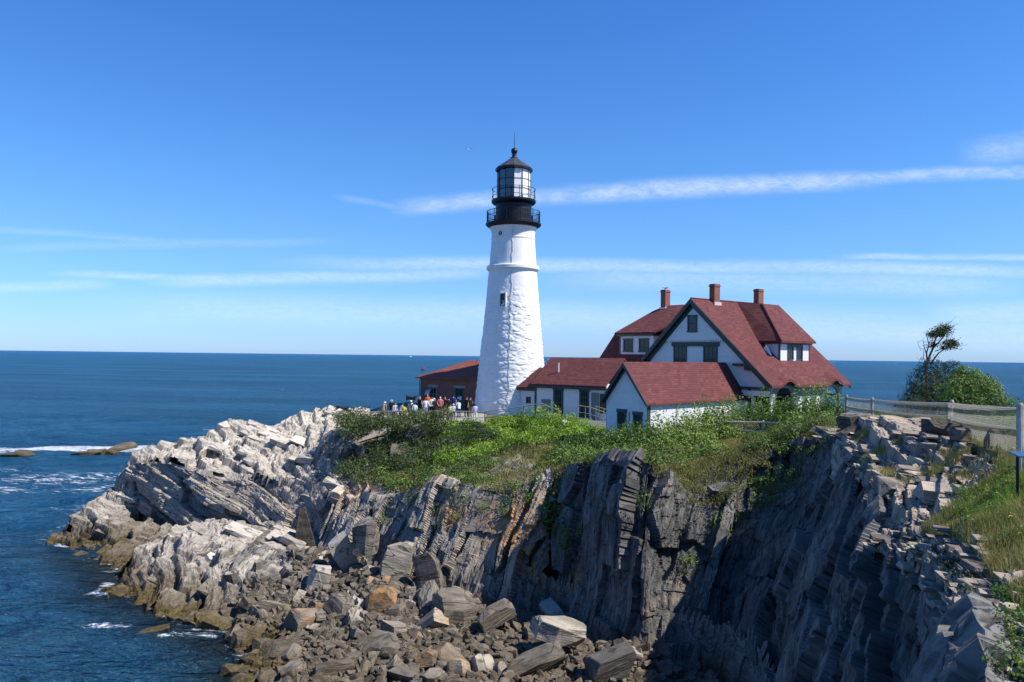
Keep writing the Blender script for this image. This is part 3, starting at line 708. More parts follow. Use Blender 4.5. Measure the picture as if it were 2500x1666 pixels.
# ------------------------------------------------------------------ building materials
def clap_mat(name, col, pitch=0.12, axis=2):
    m, t = new_mat(name)
    oc = t.n('ShaderNodeTexCoord').outputs['Object']
    z = t.n('ShaderNodeSeparateXYZ', {0: oc}).outputs[axis]
    f = t.math('FRACT', t.math('MULTIPLY', z, 1 / pitch))
    nz = t.noise(t.mul(oc, (0.6, 0.6, 3)), 1.2, 5.0)
    c = t.mix(t.mr(nz, 0.3, 0.7), [x * 0.93 for x in col], col)
    finish(t, c, 0.55, t.math('ADD', f, t.math('MULTIPLY', nz, .2)), 0.55, 0.03)
    return m
def shingle_mat(name, a, b, pitch=0.22):
    m, t = new_mat(name)
    oc = t.n('ShaderNodeTexCoord').outputs['Object']
    sx, sy, sz = t.n('ShaderNodeSeparateXYZ', {0: oc}).outputs
    row = t.math('MULTIPLY', sz, 1 / (pitch * 0.68))
    ri = t.math('FLOOR', row); rf = t.math('FRACT', row)
    along = t.math('ADD', t.math('ADD', sx, sy), t.math('MULTIPLY', ri, 0.37))
    cell = t.n('ShaderNodeCombineXYZ', {0: t.math('FLOOR', t.math('MULTIPLY', along, 2.6)), 1: ri}).outputs[0]
    wn = t.n('ShaderNodeTexWhiteNoise', {'Vector': cell}).outputs[0]
    nz = t.noise(oc, 0.7, 5.0, 0.6)
    c = t.mix(wn, a, b); c = t.mix(t.mr(nz, 0.35, 0.7), c, [(p + q) * 0.42 for p, q in zip(a, b)])
    c = t.mix(t.math('MULTIPLY', t.mr(rf, 0.0, 0.2, 1, 0), 0.6), c, [x * 0.45 for x in a])
    finish(t, c, 0.9, t.math('SUBTRACT', wn, t.math('MULTIPLY', rf, 1.3)), 0.5, 0.03, spec=0.2)
    return m
def brick_mat(name, a, b):
    m, t = new_mat(name)
    oc = t.n('ShaderNodeTexCoord').outputs['Object']
    sx, sy, sz = t.n('ShaderNodeSeparateXYZ', {0: oc}).outputs
    uv = t.n('ShaderNodeCombineXYZ', {0: t.math('ADD', sx, sy), 1: sz}).outputs[0]
    br = t.n('ShaderNodeTexBrick', {'Vector': uv, 'Color1': (*a, 1), 'Color2': (*b, 1), 'Mortar': (0.22, 0.17, 0.14, 1), 'Scale': 1.0, 'Mortar Size': 0.012, 'Brick Width': 0.24, 'Row Height': 0.08})
    nz = t.noise(oc, 1.3, 5.0)
    c = t.mix(t.math('MULTIPLY', t.mr(nz, .3, .7), .35), br.outputs[0], [x * .6 for x in a])
    finish(t, c, 0.85, br.outputs[1], 0.4, 0.01, spec=0.2)
    return m
M_WHITE = clap_mat('white_clapboard', (0.80, 0.80, 0.80))
M_WTRIM = plain('white_trim', (0.78, 0.77, 0.75), 0.5, 0.04)
M_GREEN = plain('dark_green_trim', (0.022, 0.040, 0.036), 0.45, 0.15)
M_PORCH = plain('grey_green_paint', (0.105, 0.135, 0.12), 0.5, 0.1)
M_SHING = shingle_mat('red_shingle', (0.098, 0.028, 0.027), (0.155, 0.053, 0.050))
M_SHING2 = shingle_mat('rust_shingle', (0.22, 0.062, 0.045), (0.27, 0.088, 0.062), 0.1)
M_BRICK = brick_mat('red_brick', (0.19, 0.058, 0.036), (0.26, 0.085, 0.052))
M_CHIM = brick_mat('chimney_brick', (0.25, 0.062, 0.040), (0.31, 0.09, 0.058))
M_STONE = plain('grey_stone', (0.26, 0.245, 0.21), 0.8, 0.15)
M_BLACK = plain('black_iron', (0.007, 0.008, 0.012), 0.45, 0.25, 2.5, spec=.3)
M_ROOFM = plain('lantern_roof', (0.045, 0.046, 0.050), 0.5, 0.2, 2.0)
M_STEEL = plain('galvanised', (0.42, 0.43, 0.43), 0.45, 0.1, 6.0, 0.4)
M_DOORG = plain('grey_door', (0.16, 0.17, 0.165), 0.5, 0.08)
M_LEAD = plain('flashing', (0.50, 0.49, 0.47), 0.5, 0.1)
M_DARK = plain('dark_room', (0.012, 0.014, 0.015), 0.8, 0.1)
M_WOODG = plain('grey_wood', (0.34, 0.32, 0.28), 0.8, 0.22, 5.0)
M_YWOOD = plain('yellowed_rail', (0.42, 0.33, 0.16), 0.6, 0.15)
M_SIGN = plain('dark_sign', (0.02, 0.018, 0.03), 0.4, 0.1)
M_PAPER = plain('paper', (0.72, 0.72, 0.70), 0.7, 0.04)
def glass_mat(name, col, rough=0.05):
    m, t = new_mat(name)
    finish(t, col, rough, spec=0.35); return m
M_PANE = glass_mat('dark_pane', (0.02, 0.028, 0.03))
def clear_mat():
    m, t = new_mat('lantern_glass')
    tr = t.n('ShaderNodeBsdfTransparent', {'Color': (0.20, 0.28, 0.31, 1)}); gl = t.n('ShaderNodeBsdfGlossy', {'Color': (0.9, 0.95, 1, 1), 'Roughness': 0.03})
    s = t.n('ShaderNodeMixShader', {0: 0.12, 1: tr.outputs[0], 2: gl.outputs[0]}); t.n('ShaderNodeOutputMaterial', {'Surface': s.outputs[0]})
    return m
M_GLASS = clear_mat()
def tower_mat():
    m, t = new_mat('whitewashed_stone')
    pos = t.n('ShaderNodeTexCoord').outputs['Object']
    x, y, z = t.n('ShaderNodeSeparateXYZ', {0: pos}).outputs
    nz = t.noise(pos, 1.1, 6.0, 0.6); n2 = t.noise(t.mul(pos, (1.5, 1.5, 0.25)), 1.0, 5.0, 0.6)
    c = t.mix(t.mr(nz, 0.3, 0.72), (0.74, 0.72, 0.69), (0.81, 0.795, 0.765))
    c = t.mix(t.math('MULTIPLY', t.mr(n2, 0.60, 0.75), 0.22), c, (0.66, 0.61, 0.53))
    finish(t, c, 0.6, t.noise(pos, 9.0, 5.0), 0.25, 0.03, spec=0.3)
    return m
M_TOWER = tower_mat()

# ------------------------------------------------------------------ lighthouse
def build_lighthouse():
    bx, by, bz = 0.0, 73.0, 9.8
    root = empty('lighthouse', (bx, by, bz), 0, 'tall white stone lighthouse with black lantern and two black railed galleries', 'lighthouse')
    Zr = lambda z: z - bz
    # rubble stone shaft, real relief: courses of uneven stones
    nth, nz_ = 300, 330
    z0, z1 = 9.3, 23.05
    th = np.linspace(0, 2 * np.pi, nth, endpoint=False); zz = np.linspace(z0, z1, nz_)
    T, Z = np.meshgrid(th, zz)
    rad = np.interp(Z, [9.3, 9.85, 15.15, 19, 23.05], [3.58, 3.52, 2.98, 2.60, 2.25])
    q = np.stack([np.cos(T) * 3, np.sin(T) * 3, Z], -1).reshape(-1, 3)
    def cellrel(P, sc, seed):
        """stone-like relief: distance to border of jittered cells"""
        p = P * np.array(sc); i = np.floor(p).astype(np.int64)
        d1 = np.full(len(p), 9.0); d2 = np.full(len(p), 9.0); idv = np.zeros(len(p))
        for dx in (-1, 0, 1):
            for dy in (-1, 0, 1):
                for dz in (-1, 0, 1):
                    c = i + np.array([dx, dy, dz])
                    h = ((c[:, 0] * 73856093) ^ (c[:, 1] * 19349663) ^ (c[:, 2] * 83492791) ^ seed) & 0x7fffffff
                    h = ((h ^ (h >> 13)) * 1274126177) & 0x7fffffff
                    j = np.stack([(h & 1023), ((h >> 10) & 1023), ((h >> 20) & 1023)], 1) / 1023.0
                    dd = np.linalg.norm(c + 0.5 + (j - 0.5) * 0.85 - p, axis=1)
                    n = dd < d1; d2 = np.where(n, d1, np.minimum(d2, dd)); idv = np.where(n, j[:, 0], idv); d1 = np.where(n, dd, d1)
        return np.clip((d2 - d1) / 0.30, 0, 1), idv
    e, iv = cellrel(q, (1.05, 1.05, 2.3), 5)
    e2, iv2 = cellrel(q, (2.4, 2.4, 3.6), 77)
    fade = np.clip((22.6 - Z.ravel()) / 3.5, 0.18, 1)
    rel = (0.05 * (e * (0.45 + 0.75 * iv)) + 0.03 * e2 * iv2 + 0.035 * (vnoise(q, 3.0) - .5) - 0.06) * fade
    # a thin seam runs down the front (lightning cable)
    r = rad.ravel() + rel
    V = np.stack([np.cos(T.ravel()) * r, np.sin(T.ravel()) * r, Z.ravel() - bz], 1)
    idx = np.arange(nth * nz_).reshape(nz_, nth); nx = np.roll(idx, -1, 1)
    F = np.stack([idx[:-1], nx[:-1], nx[1:], idx[1:]], -1).reshape(-1, 4)
    sh = np_mesh('tower_wall', V, F, M_TOWER, root)
    sh.data.polygons.foreach_set('use_smooth', [True] * len(F))
    MB().lathe([(2.2, Zr(22.95)), (2.34, Zr(22.98)), (2.46, Zr(23.08)), (2.48, Zr(23.12)), (2.48, Zr(23.36)), (2.42, Zr(23.42)), (2.1, Zr(23.48))], 72).build('cornice_band', M_TOWER, root)
    MB().lathe([(2.21, Zr(23.4)), (2.10, Zr(25.0)), (2.03, Zr(25.9)), (2.06, Zr(25.92)), (2.07, Zr(26.02)), (2.03, Zr(26.06)), (2.03, Zr(26.4)), (2.08, Zr(26.7)), (2.24, Zr(26.98)), (2.26, Zr(27.05))], 72).build('upper_wall', M_TOWER, root)
    # seam / lightning conductor
    a = -math.pi / 2 - 0.03
    pts = []
    for k, z in enumerate(np.linspace(9.9, 26.9, 46)):
        rr = np.interp(z, [9.3, 9.85, 15.15, 19, 23.05, 25.9, 26.4, 27], [3.58, 3.52, 2.98, 2.60, 2.25, 2.03, 2.03, 2.24]) + 0.015
        if 22.9 < z < 23.5: rr = 2.50
        aa = a + 0.02 * math.sin(k * 1.3) + 0.012 * math.sin(k * 3.1) - 0.05 * (1 - (z - 9.9) / 17)
        pts.append((rr * math.cos(aa), rr * math.sin(aa), z - bz))
    MB().tube(pts, 0.022, 5).build('conductor_cable', M_LEAD, root)
    # window in the shaft and small porthole
    def tower_window(ang, z, w, h, rr, name='window'):
        fr = MB()
        fr.box(-w / 2 - .10, w / 2 + .10, -0.25, 0.10, -h / 2 - .12, -h / 2); fr.box(-w / 2 - .10, w / 2 + .10, -0.25, 0.10, h / 2, h / 2 + .1)
        fr.box(-w / 2 - .10, -w / 2, -0.25, 0.10, -h / 2, h / 2); fr.box(w / 2, w / 2 + .10, -0.25, 0.10, -h / 2, h / 2)
        f = fr.build(name, M_TOWER, root)
        f.location = (rr * math.cos(ang), rr * math.sin(ang), z - bz); f.rotation_euler = (0, 0, ang - math.pi / 2)
        s = MB(); b_ = 0.06
        s.box(-w / 2, w / 2, -0.1, 0.05, -h / 2, -h / 2 + b_); s.box(-w / 2, w / 2, -0.1, 0.05, h / 2 - b_, h / 2); s.box(-w / 2, -w / 2 + b_, -0.1, 0.05, -h / 2 + b_, h / 2 - b_); s.box(w / 2 - b_, w / 2, -0.1, 0.05, -h / 2 + b_, h / 2 - b_)
        s.build('sash', M_GREEN, f)
        MB().box(-w / 2 + b_, w / 2 - b_, -0.12, 0.0, -h / 2 + b_, h / 2 - b_).build('pane', M_PANE, f)
    tower_window(-math.pi / 2 - 0.36, 20.1, 0.46, 1.15, 2.50)
    ph = MB().lathe([(0.14, 0), (0.17, 0.0), (0.17, 0.14), (0.12, 0.16), (0.12, 0.05)], 20).build('porthole', M_BLACK, root)
    an = -math.pi / 2 - 0.62; ph.location = (1.95 * math.cos(an), 1.95 * math.sin(an), 26.3 - bz); ph.rotation_euler = (math.pi / 2, 0, an + math.pi / 2)
    # lower gallery
    MB().lathe([(2.20, Zr(27.0)), (2.36, Zr(27.06)), (2.52, Zr(27.2)), (2.62, Zr(27.3)), (2.62, Zr(27.42)), (1.6, Zr(27.43))], 64).build('gallery_deck', M_BLACK, root)
    MB().lathe([(1.70, Zr(27.4)), (1.70, Zr(29.25)), (1.4, Zr(29.27))], 64).build('watch_room', M_BLACK, root, False)
    def railing(r, z, h, posts, bal, hoops, name):
        b = MB()
        for hz in hoops:
            b.tube([(r * math.cos(t_), r * math.sin(t_), Zr(z + hz)) for t_ in np.linspace(0, 2 * math.pi, 61)], 0.026, 5, False)
        for k in range(posts):
            t_ = 2 * math.pi * (k + .5) / posts; b.tube([(r * math.cos(t_), r * math.sin(t_), Zr(z)), (r * math.cos(t_), r * math.sin(t_), Zr(z + h + .06))], 0.030, 6)
        for k in range(bal):
            t_ = 2 * math.pi * k / bal; b.tube([(r * math.cos(t_), r * math.sin(t_), Zr(z)), (r * math.cos(t_), r * math.sin(t_), Zr(z + h))], 0.014, 4)
        b.build(name, M_BLACK, root)
    railing(2.5, 27.42, 1.12, 12, 66, (0.12, 0.72, 1.12), 'gallery_railing')
    MB().lathe([(1.7, Zr(29.2)), (1.95, Zr(29.28)), (2.07, Zr(29.4)), (2.10, Zr(29.5)), (2.10, Zr(29.62)), (1.5, Zr(29.63))], 64).build('gallery_deck', M_BLACK, root)
    railing(2.03, 29.62, 1.05, 12, 0, (0.35, 1.05), 'gallery_railing')
    # lantern: twelve-sided cage
    rl, zb, zt = 1.58, 29.62, 32.42
    MB().lathe([(rl - .02, Zr(zb)), (rl + .02, Zr(zb)), (rl + .02, Zr(zb + .12)), (rl - .06, Zr(zb + .14))], 12).build('lantern_base', M_BLACK, root)
    bars = MB()
    P12 = [(rl * math.cos(math.pi * k / 6), rl * math.sin(math.pi * k / 6)) for k in range(13)]
    for k in range(12):
        x, y = P12[k]; bars.tube([(x, y, Zr(zb)), (x, y, Zr(zt))], 0.042 if k == 9 else 0.026, 6)
        for f in (0.36, 0.67):
            z = Zr(zb + (zt - zb) * f); bars.tube([(*P12[k], z), (*P12[k + 1], z)], 0.021, 5)
    bars.build('lantern_bars', M_BLACK, root)
    for k in range(12):
        (xa, ya), (xb, yb) = P12[k], P12[k + 1]
        s = 0.975
        white = k in (9, 10, 11, 0, 1)
        b = MB()
        b.add([(xa * s, ya * s, Zr(zb + .1)), (xb * s, yb * s, Zr(zb + .1)), (xb * s, yb * s, Zr(zt)), (xa * s, ya * s, Zr(zt)), (xa * s * .985, ya * s * .985, Zr(zb + .1)), (xb * s * .985, yb * s * .985, Zr(zb + .1)), (xb * s * .985, yb * s * .985, Zr(zt)), (xa * s * .985, ya * s * .985, Zr(zt))],
              [(0, 1, 2, 3), (7, 6, 5, 4), (0, 4, 5, 1), (2, 6, 7, 3)])
        o = b.build('lantern_panel' if white else 'lantern_pane', M_WTRIM if white else M_GLASS, root)
        if white: o['label'] = 'opaque white lantern panel'
    lens = MB().lathe([(0.25, Zr(29.7)), (0.3, Zr(30.3)), (0.55, Zr(30.5)), (0.62, Zr(31.0)), (0.55, Zr(31.5)), (0.3, Zr(31.8)), (0.1, Zr(31.9))], 24).build('lens', M_STEEL, root)
    MB().lathe([(1.66, Zr(32.38)), (1.74, Zr(32.42)), (1.74, Zr(32.66)), (1.66, Zr(32.72)), (0.36, Zr(33.62)), (0.30, Zr(33.64))], 12).build('lantern_roof', M_ROOFM, root)
    MB().lathe([(1.76, Zr(32.40)), (1.765, Zr(32.42)), (1.765, Zr(32.60)), (1.70, Zr(32.61))], 12).build('roof_fascia', M_BLACK, root)
    MB().lathe([(0.36, Zr(33.6)), (0.38, Zr(33.68)), (0.22, Zr(33.78)), (0.18, Zr(33.9)), (0.24, Zr(33.95)), (0.17, Zr(34.0)), (0.2, Zr(34.06)), (0.29, Zr(34.2)), (0.31, Zr(34.33)), (0.27, Zr(34.48)), (0.15, Zr(34.6)), (0.05, Zr(34.64))], 24).build('ball_finial', M_BLACK, root, True)
    MB().tube([(0, 0, Zr(34.6)), (0, 0, Zr(36.1))], [0.035, 0.018], 6).build('lightning_rod', M_BLACK, root)
build_lighthouse()

# ------------------------------------------------------------------ window helper in local building space
def window(parent, face, u0, u1, z0, z1, at, out, panes=(2, 3), frame=0.11, mat=None, proud=0.05, name='window', paneM=None, header=0.0):
    """face 'y': wall in the x-z plane at y=at, outward = out(+1/-1); face 'x': wall in y-z plane"""
    mat = mat or M_GREEN
    def bx(b, a0, a1, h0, h1, d0, d1):
        lo, hi = sorted((at + out * d0, at + out * d1))
        if face == 'y': b.box(a0, a1, lo, hi, h0, h1)
        else: b.box(lo, hi, a0, a1, h0, h1)
    f = MB()
    bx(f, u0 - frame, u0, z0, z1, -.02, proud); bx(f, u1, u1 + frame, z0, z1, -.02, proud)
    bx(f, u0 - frame - .04, u1 + frame + .04, z1, z1 + frame + header, -.02, proud + .02); bx(f, u0 - frame - .03, u1 + frame + .03, z0 - frame, z0, -.02, proud + .04)
    fo = f.build(name, mat, parent)
    g = MB(); bx(g, u0, u1, z0, z1, -.02, 0.012); g.build('pane', paneM or M_PANE, fo)
    s = MB(); w = 0.022
    for k in range(1, panes[0]):
        u = u0 + (u1 - u0) * k / panes[0]; bx(s, u - w, u + w, z0, z1, 0.012, 0.032)
    for k in range(1, panes[1]):
        z = z0 + (z1 - z0) * k / panes[1]; bx(s, u0, u1, z - w * (2 if k == panes[1] // 2 else 1), z + w * (2 if k == panes[1] // 2 else 1), 0.0125, 0.034)
    s.build('sash', mat, fo)
    return fo

RZ = math.atan2(-0.78, 0.62)
# ------------------------------------------------------------------ keepers' house (local x = across the main gable, y = along its ridge)
def build_house():
    gzv = 9.85
    rt = empty('keepers_house', (14.2, 62.0, gzv), RZ, 'large white keepers house with red shingle roofs, dark green trim and three brick chimneys', 'house')
    k1 = (9.95 - 3.25) / 7.4; k2 = (9.95 - 5.05) / 5.2
    zr = lambda x: 9.95 - (k1 * x if x > 0 else -k2 * x)
    # gable wall and body
    w = MB()
    w.prism([(-4.8, 0), (5.2, 0), (5.2, 3.0), (6.75, 3.0), (6.75, zr(6.75) - .22), (0, 9.7), (-4.8, zr(-4.8) - .22)], 'y', 0.5, 0.75)
    w.box(-4.8, -4.55, 0.75, 10.7, 0, 5.1); w.box(4.95, 5.2, 0.75, 10.7, 0, 5.0)
    w.prism([(-4.8, 0), (5.2, 0), (5.2, zr(5.2) - .25), (0, 9.7), (-4.8, zr(-4.8) - .25)], 'y', 10.45, 10.7)
    w.build('wall', M_WHITE, rt)
    # main roof, right slope with two eyebrow arches in its eave
    nt, ns = 97, 13
    y0, y1 = 0.0, 11.2
    V = []
    for i in range(ns):
        s = i / (ns - 1); s = s ** 0.8
        for j in range(nt):
            y = y0 + (y1 - y0) * j / (nt - 1); x = 7.4 * s
            b = 0
            for c, hw in ((2.35, 1.35), (8.95, 1.35)):
                d = abs(y - c) / hw
                if d < 1: b = max(b, 0.5 * (1 + math.cos(math.pi * d)))
            V.append((x, y, 9.95 - k1 * x + 0.46 * b * max(0, (s - 0.74) / 0.26) ** 1.3))
    top = len(V); V += [(a, b, c - 0.2) for a, b, c in V]
    F = []
    for i in range(ns - 1):
        for j in range(nt - 1):
            q = (i * nt + j, (i + 1) * nt + j, (i + 1) * nt + j + 1, i * nt + j + 1); F.append(q); F.append(tuple(top + v for v in q[::-1]))
    for j in range(nt - 1):
        a = (ns - 1) * nt + j; F.append((a, top + a, top + a + 1, a + 1))
    for i in range(ns - 1):
        a = i * nt; F.append((a, top + a, top + a + nt, a + nt)); a = i * nt + nt - 1; F.append((a, a + nt, top + a + nt, top + a))
    r = mesh_obj('roof', V, F, M_SHING, rt)
    MB().slab([(0, y0, 9.951), (0, y1, 9.951), (-5.2, y1, 5.05), (-5.2, y0, 5.05)], 0.2).build('roof', M_SHING, rt)
    MB().tube([(0, 0.02, 9.96), (0, 11.18, 9.96)], 0.07, 6).build('ridge_cap', M_SHING, rt)
    # rake boards
    def rake(xa, za, xb, zb, ya, yb, depth=0.42):
        return MB().prism([(xa, za), (xb, zb), (xb, zb - depth), (xa, za - depth)], 'y', ya, yb)
    b = rake(0, 9.93, 7.36, 9.93 - k1 * 7.36, -0.06, 0.06); b.prism([(0, 9.93), (-5.16, 9.93 - k2 * 5.16), (-5.16, 9.51 - k2 * 5.16), (0, 9.51)], 'y', -0.06, 0.06)
    b.prism([(0.0, 9.62), (6.9, 9.62 - k1 * 6.9), (6.9, 9.25 - k1 * 6.9), (0, 9.25)], 'y', 0.2, 0.5); b.prism([(0, 9.62), (-4.85, 9.62 - k2 * 4.85), (-4.85, 9.25 - k2 * 4.85), (0, 9.25)], 'y', 0.2, 0.498)
    b.build('rake_board', M_GREEN, rt)
    b = rake(0, 9.93, 7.36, 9.93 - k1 * 7.36, 11.14, 11.24); b.build('rake_board', M_GREEN, rt)
    # projecting gable panel with its saw-tooth edge
    zl = 6.62; xr = (9.2 - zl) / k1; xl = -(9.2 - zl) / k2
    teeth = []
    n = 26
    for k in range(n):
        xa = xl + (xr - xl) * k / n; xb = xl + (xr - xl) * (k + 1) / n
        teeth += [(xa + .02, zl), ((xa + xb) / 2 - .05, zl - 0.15), ((xa + xb) / 2 + .05, zl - 0.15), (xb - .02, zl)]
    MB().prism([(0, 9.2)] + teeth, 'y', 0.34, 0.497).build('gable_panel', M_WHITE, rt)
    MB().box(-2.25, 2.45, 0.40, 0.495, 6.12, 6.44).build('lintel_board', M_GREEN, rt)
    window(rt, 'y', -0.42, 0.30, 7.35, 8.5, 0.34, -1, (1, 2), 0.12)
    window(rt, 'y', -1.95, -0.85, 4.3, 6.05, 0.5, -1, (3, 4), 0.13)
    window(rt, 'y', 1.05, 2.15, 4.3, 6.05, 0.5, -1, (3, 4), 0.13)
    # cornice returns and belt boards on the gable
    b = MB(); b.box(-5.3, -4.55, 0.02, 0.6, 4.55, 4.85); b.box(-5.15, -4.7, 0.1, 0.6, 4.35, 4.55); b.build('cornice', M_GREEN, rt)
    b = MB(); b.box(3.9, 5.55, 0.12, 0.498, 4.62, 4.82); b.box(4.9, 5.4, 0.18, 0.498, 4.3, 4.62); b.build('cornice', M_GREEN, rt)
    b = MB(); b.box(3.6, 7.0, 0.18, 0.498, 2.92, 3.08); b.box(5.1, 5.32, 0.35, 0.8, 0, 2.92); b.build('belt_board', M_GREEN, rt)
    MB().box(4.2, 6.9, 0.30, 0.499, 2.42, 2.80).build('belt_panel', M_WHITE, rt)
    # porch under the long slope
    b = MB()
    def arch_front(x, ya, yb, zt, openings, z0=0.0):
        """frieze board in the y-z plane with arched openings"""
        pts = [(ya, z0)]
        for (c, hw, sp) in openings:
            pts += [(c - hw, z0), (c - hw, sp)] + [(c - hw * math.cos(t_), sp + hw * 0.85 * math.sin(t_)) for t_ in np.linspace(0.15, math.pi - 0.15, 12)] + [(c + hw, sp), (c + hw, z0)]
        pts += [(yb, z0), (yb, zt), (ya, zt)]
        return pts
    b.prism(arch_front(0, 0.55, 10.6, 3.02, [(2.35, 1.15, 2.1), (8.95, 1.15, 2.1)], 0.0), 'x', 6.78, 6.92)
    b.build('porch_wall', M_PORCH, rt)
    b = MB(); b.box(6.8, 7.05, 0.56, 10.6, 3.02, 3.2)
    b.prism([(1.0, 3.02)] + [(2.35 - 1.35 * math.cos(t_), 3.05 + 0.6 * math.sin(t_)) for t_ in np.linspace(0, math.pi, 14)] + [(3.7, 3.02)], 'x', 6.79, 6.95)
    b.prism([(7.6, 3.02)] + [(8.95 - 1.35 * math.cos(t_), 3.05 + 0.6 * math.sin(t_)) for t_ in np.linspace(0, math.pi, 14)] + [(10.3, 3.02)], 'x', 6.79, 6.95)
    b.build('porch_frieze', M_PORCH, rt)
    for c in (4.5, 5.7, 6.9):
        MB().prism([(c - .34, 0.9), (c - .34, 1.9)] + [(c - .34 * math.cos(t_), 1.9 + .42 * math.sin(t_)) for t_ in np.linspace(0.2, math.pi - .2, 9)] + [(c + .34, 1.9), (c + .34, 0.9)], 'x', 6.9, 6.97).build('arched_panel', M_WTRIM, rt)
    b = MB(); b.prism([(6.92, 0), (7.05, 0), (7.05, 2.0), (7.25, 2.6), (6.92, 2.6)], 'y', 0.42, 0.62); b.prism([(5.35, 0), (5.5, 0), (5.5, 2.9), (5.35, 2.9)], 'y', 0.45, 0.6)
    b.build('porch_post', M_WTRIM, rt)
    MB().box(5.25, 6.7, 0.8, 10.4, 2.3, 2.42).build('porch_ceiling', M_DARK, rt)
    MB().box(5.22, 5.27, 1.2, 9.8, 0.9, 2.3).build('porch_window', M_PANE, rt)
    # right dormer
    d = MB()
    d.slab([(5.8, 3.7, 6.6), (5.8, 8.6, 6.6), (2.4, 8.6, 9.72), (2.4, 6.2, 9.72)], 0.16)
    d.slab([(5.8, 3.7, 6.602), (2.4, 6.2, 9.722), (0.0, 6.2, 9.98), (3.65, 3.7, 6.602)], 0.16)
    d.slab([(2.4, 6.2, 9.721), (2.4, 8.6, 9.721), (0, 8.6, 9.99), (0, 6.2, 9.99)], 0.16)
    d.build('dormer_roof', M_SHING, rt)
    MB().tube([(5.8, 3.7, 6.62), (2.4, 6.2, 9.74)], 0.06, 5).build('hip_cap', M_SHING, rt)
    d = MB(); d.box(3.2, 5.4, 4.1, 8.25, 4.6, 6.4); d.build('dormer_wall', M_WHITE, rt)
    d = MB(); d.box(3.5, 5.62, 3.88, 8.42, 6.36, 6.62); d.box(5.32, 5.44, 4.02, 4.14, 5.0, 6.4); d.box(5.32, 5.43, 8.21, 8.33, 5.0, 6.4)
    d.box(5.40, 5.47, 5.15, 5.24, 5.0, 6.36); d.box(5.40, 5.47, 7.15, 7.24, 5.0, 6.36); d.box(5.40, 5.45, 5.24, 7.15, 6.12, 6.36)
    d.build('dormer_trim', M_GREEN, rt)
    window(rt, 'x', 5.30, 5.88, 5.22, 6.12, 5.4, 1, (2, 3), 0.07, proud=.06)
    window(rt, 'x', 6.50, 7.08, 5.22, 6.12, 5.4, 1, (2, 3), 0.07, proud=.06)
    for yy in (3.45, 8.55):
        MB().prism([(4.3, 5.95), (4.75, 5.62), (5.0, 5.45), (4.6, 6.2)], 'y', yy, yy + .22).build('eave_bracket', M_WTRIM, rt)
    # left wing: lower steep slope, dormer with hipped roof
    d = MB()
    d.slab([(-4.9, 0.9, 4.95), (-4.9, 2.65, 7.45), (-10.75, 2.65, 7.45), (-11.2, 0.9, 4.95)][::-1], 0.16)
    d.slab([(-11.2, 0.9, 4.951), (-10.75, 2.65, 7.451), (-10.75, 8.0, 7.451), (-11.2, 9.7, 4.951)][::-1], 0.16)
    d.build('roof', M_SHING, rt)
    d = MB()
    d.slab([(-9.25, 0.95, 7.36), (-4.6, 0.95, 7.36), (-1.5, 5.3, 9.93), (-7.0, 5.3, 9.93), (-7.9, 4.6, 9.45)], 0.15)
    d.slab([(-9.25, 0.95, 7.361), (-7.9, 4.6, 9.451), (-10.75, 2.65, 7.46)], 0.12)
    d.slab([(-10.75, 2.65, 7.462), (-7.9, 4.6, 9.452), (-7.0, 5.3, 9.932), (-7.9, 6.4, 9.452), (-10.75, 8.0, 7.462)], 0.14)
    d.slab([(-7.0, 5.3, 9.931), (0, 5.3, 9.931), (0, 9.0, 7.2), (-10.75, 8.0, 7.46), (-7.9, 6.4, 9.45)], 0.14)
    d.build('dormer_roof', M_SHING, rt)
    d = MB(); d.box(-8.8, -4.9, 1.25, 4.0, 5.2, 7.15); d.build('dormer_wall', M_WHITE, rt)
    d = MB(); d.box(-9.1, -4.8, 1.02, 1.9, 7.05, 7.24); d.box(-8.9, -8.78, 1.2, 1.35, 5.4, 7.05); d.build('dormer_trim', M_GREEN, rt)
    window(rt, 'y', -8.3, -7.4, 5.75, 6.72, 1.25, -1, (2, 4), 0.12)
    window(rt, 'y', -6.45, -5.55, 5.75, 6.72, 1.25, -1, (2, 4), 0.12)
    d = MB(); d.box(-10.9, -4.8, 1.4, 9.3, 0, 4.9); d.box(-10.98, -4.8, 1.32, 1.4, 2.75, 3.3); d.build('wing_wall', M_WHITE, rt)
    d = MB(); d.box(-11.15, -4.6, 1.0, 1.5, 4.45, 4.85); d.box(-11.02, -4.8, 1.28, 1.42, 2.45, 2.75); d.box(-10.95, -10.75, 1.33, 1.41, 0, 2.45); d.build('wing_trim', M_GREEN, rt)
    # chimneys
    def chimney(x, y, z0, z1, sx, sy):
        c = MB(); c.box(x - sx, x + sx, y - sy, y + sy, z0, z1 - .22); c.box(x - sx - .04, x + sx + .04, y - sy - .04, y + sy + .04, z1 - .22, z1 - .1); c.box(x - sx, x + sx, y - sy, y + sy, z1 - .1, z1)
        o = c.build('chimney', M_CHIM, rt)
        MB().box(x - sx - .09, x + sx + .09, y - sy - .09, y + sy + .09, z0, z0 + (0.36 if z0 < 9.6 else .3)).build('flashing', M_LEAD, o)
    chimney(0.15, 2.9, 9.4, 11.25, .26, .36)
    chimney(0.35, 8.75, 9.4, 11.2, .25, .36)
    chimney(-7.0, 5.2, 9.4, 11.35, .27, .34)
    # lower wall windows behind the shrubs
    window(rt, 'y', -3.6, -2.6, 1.2, 2.8, 0.5, -1, (2, 4), .12)
    return rt
build_house()

def frame_pt(o, x, y):
    c, s = math.cos(o[2]), math.sin(o[2]); return (o[0] + c * x - s * y, o[1] + s * x + c * y)

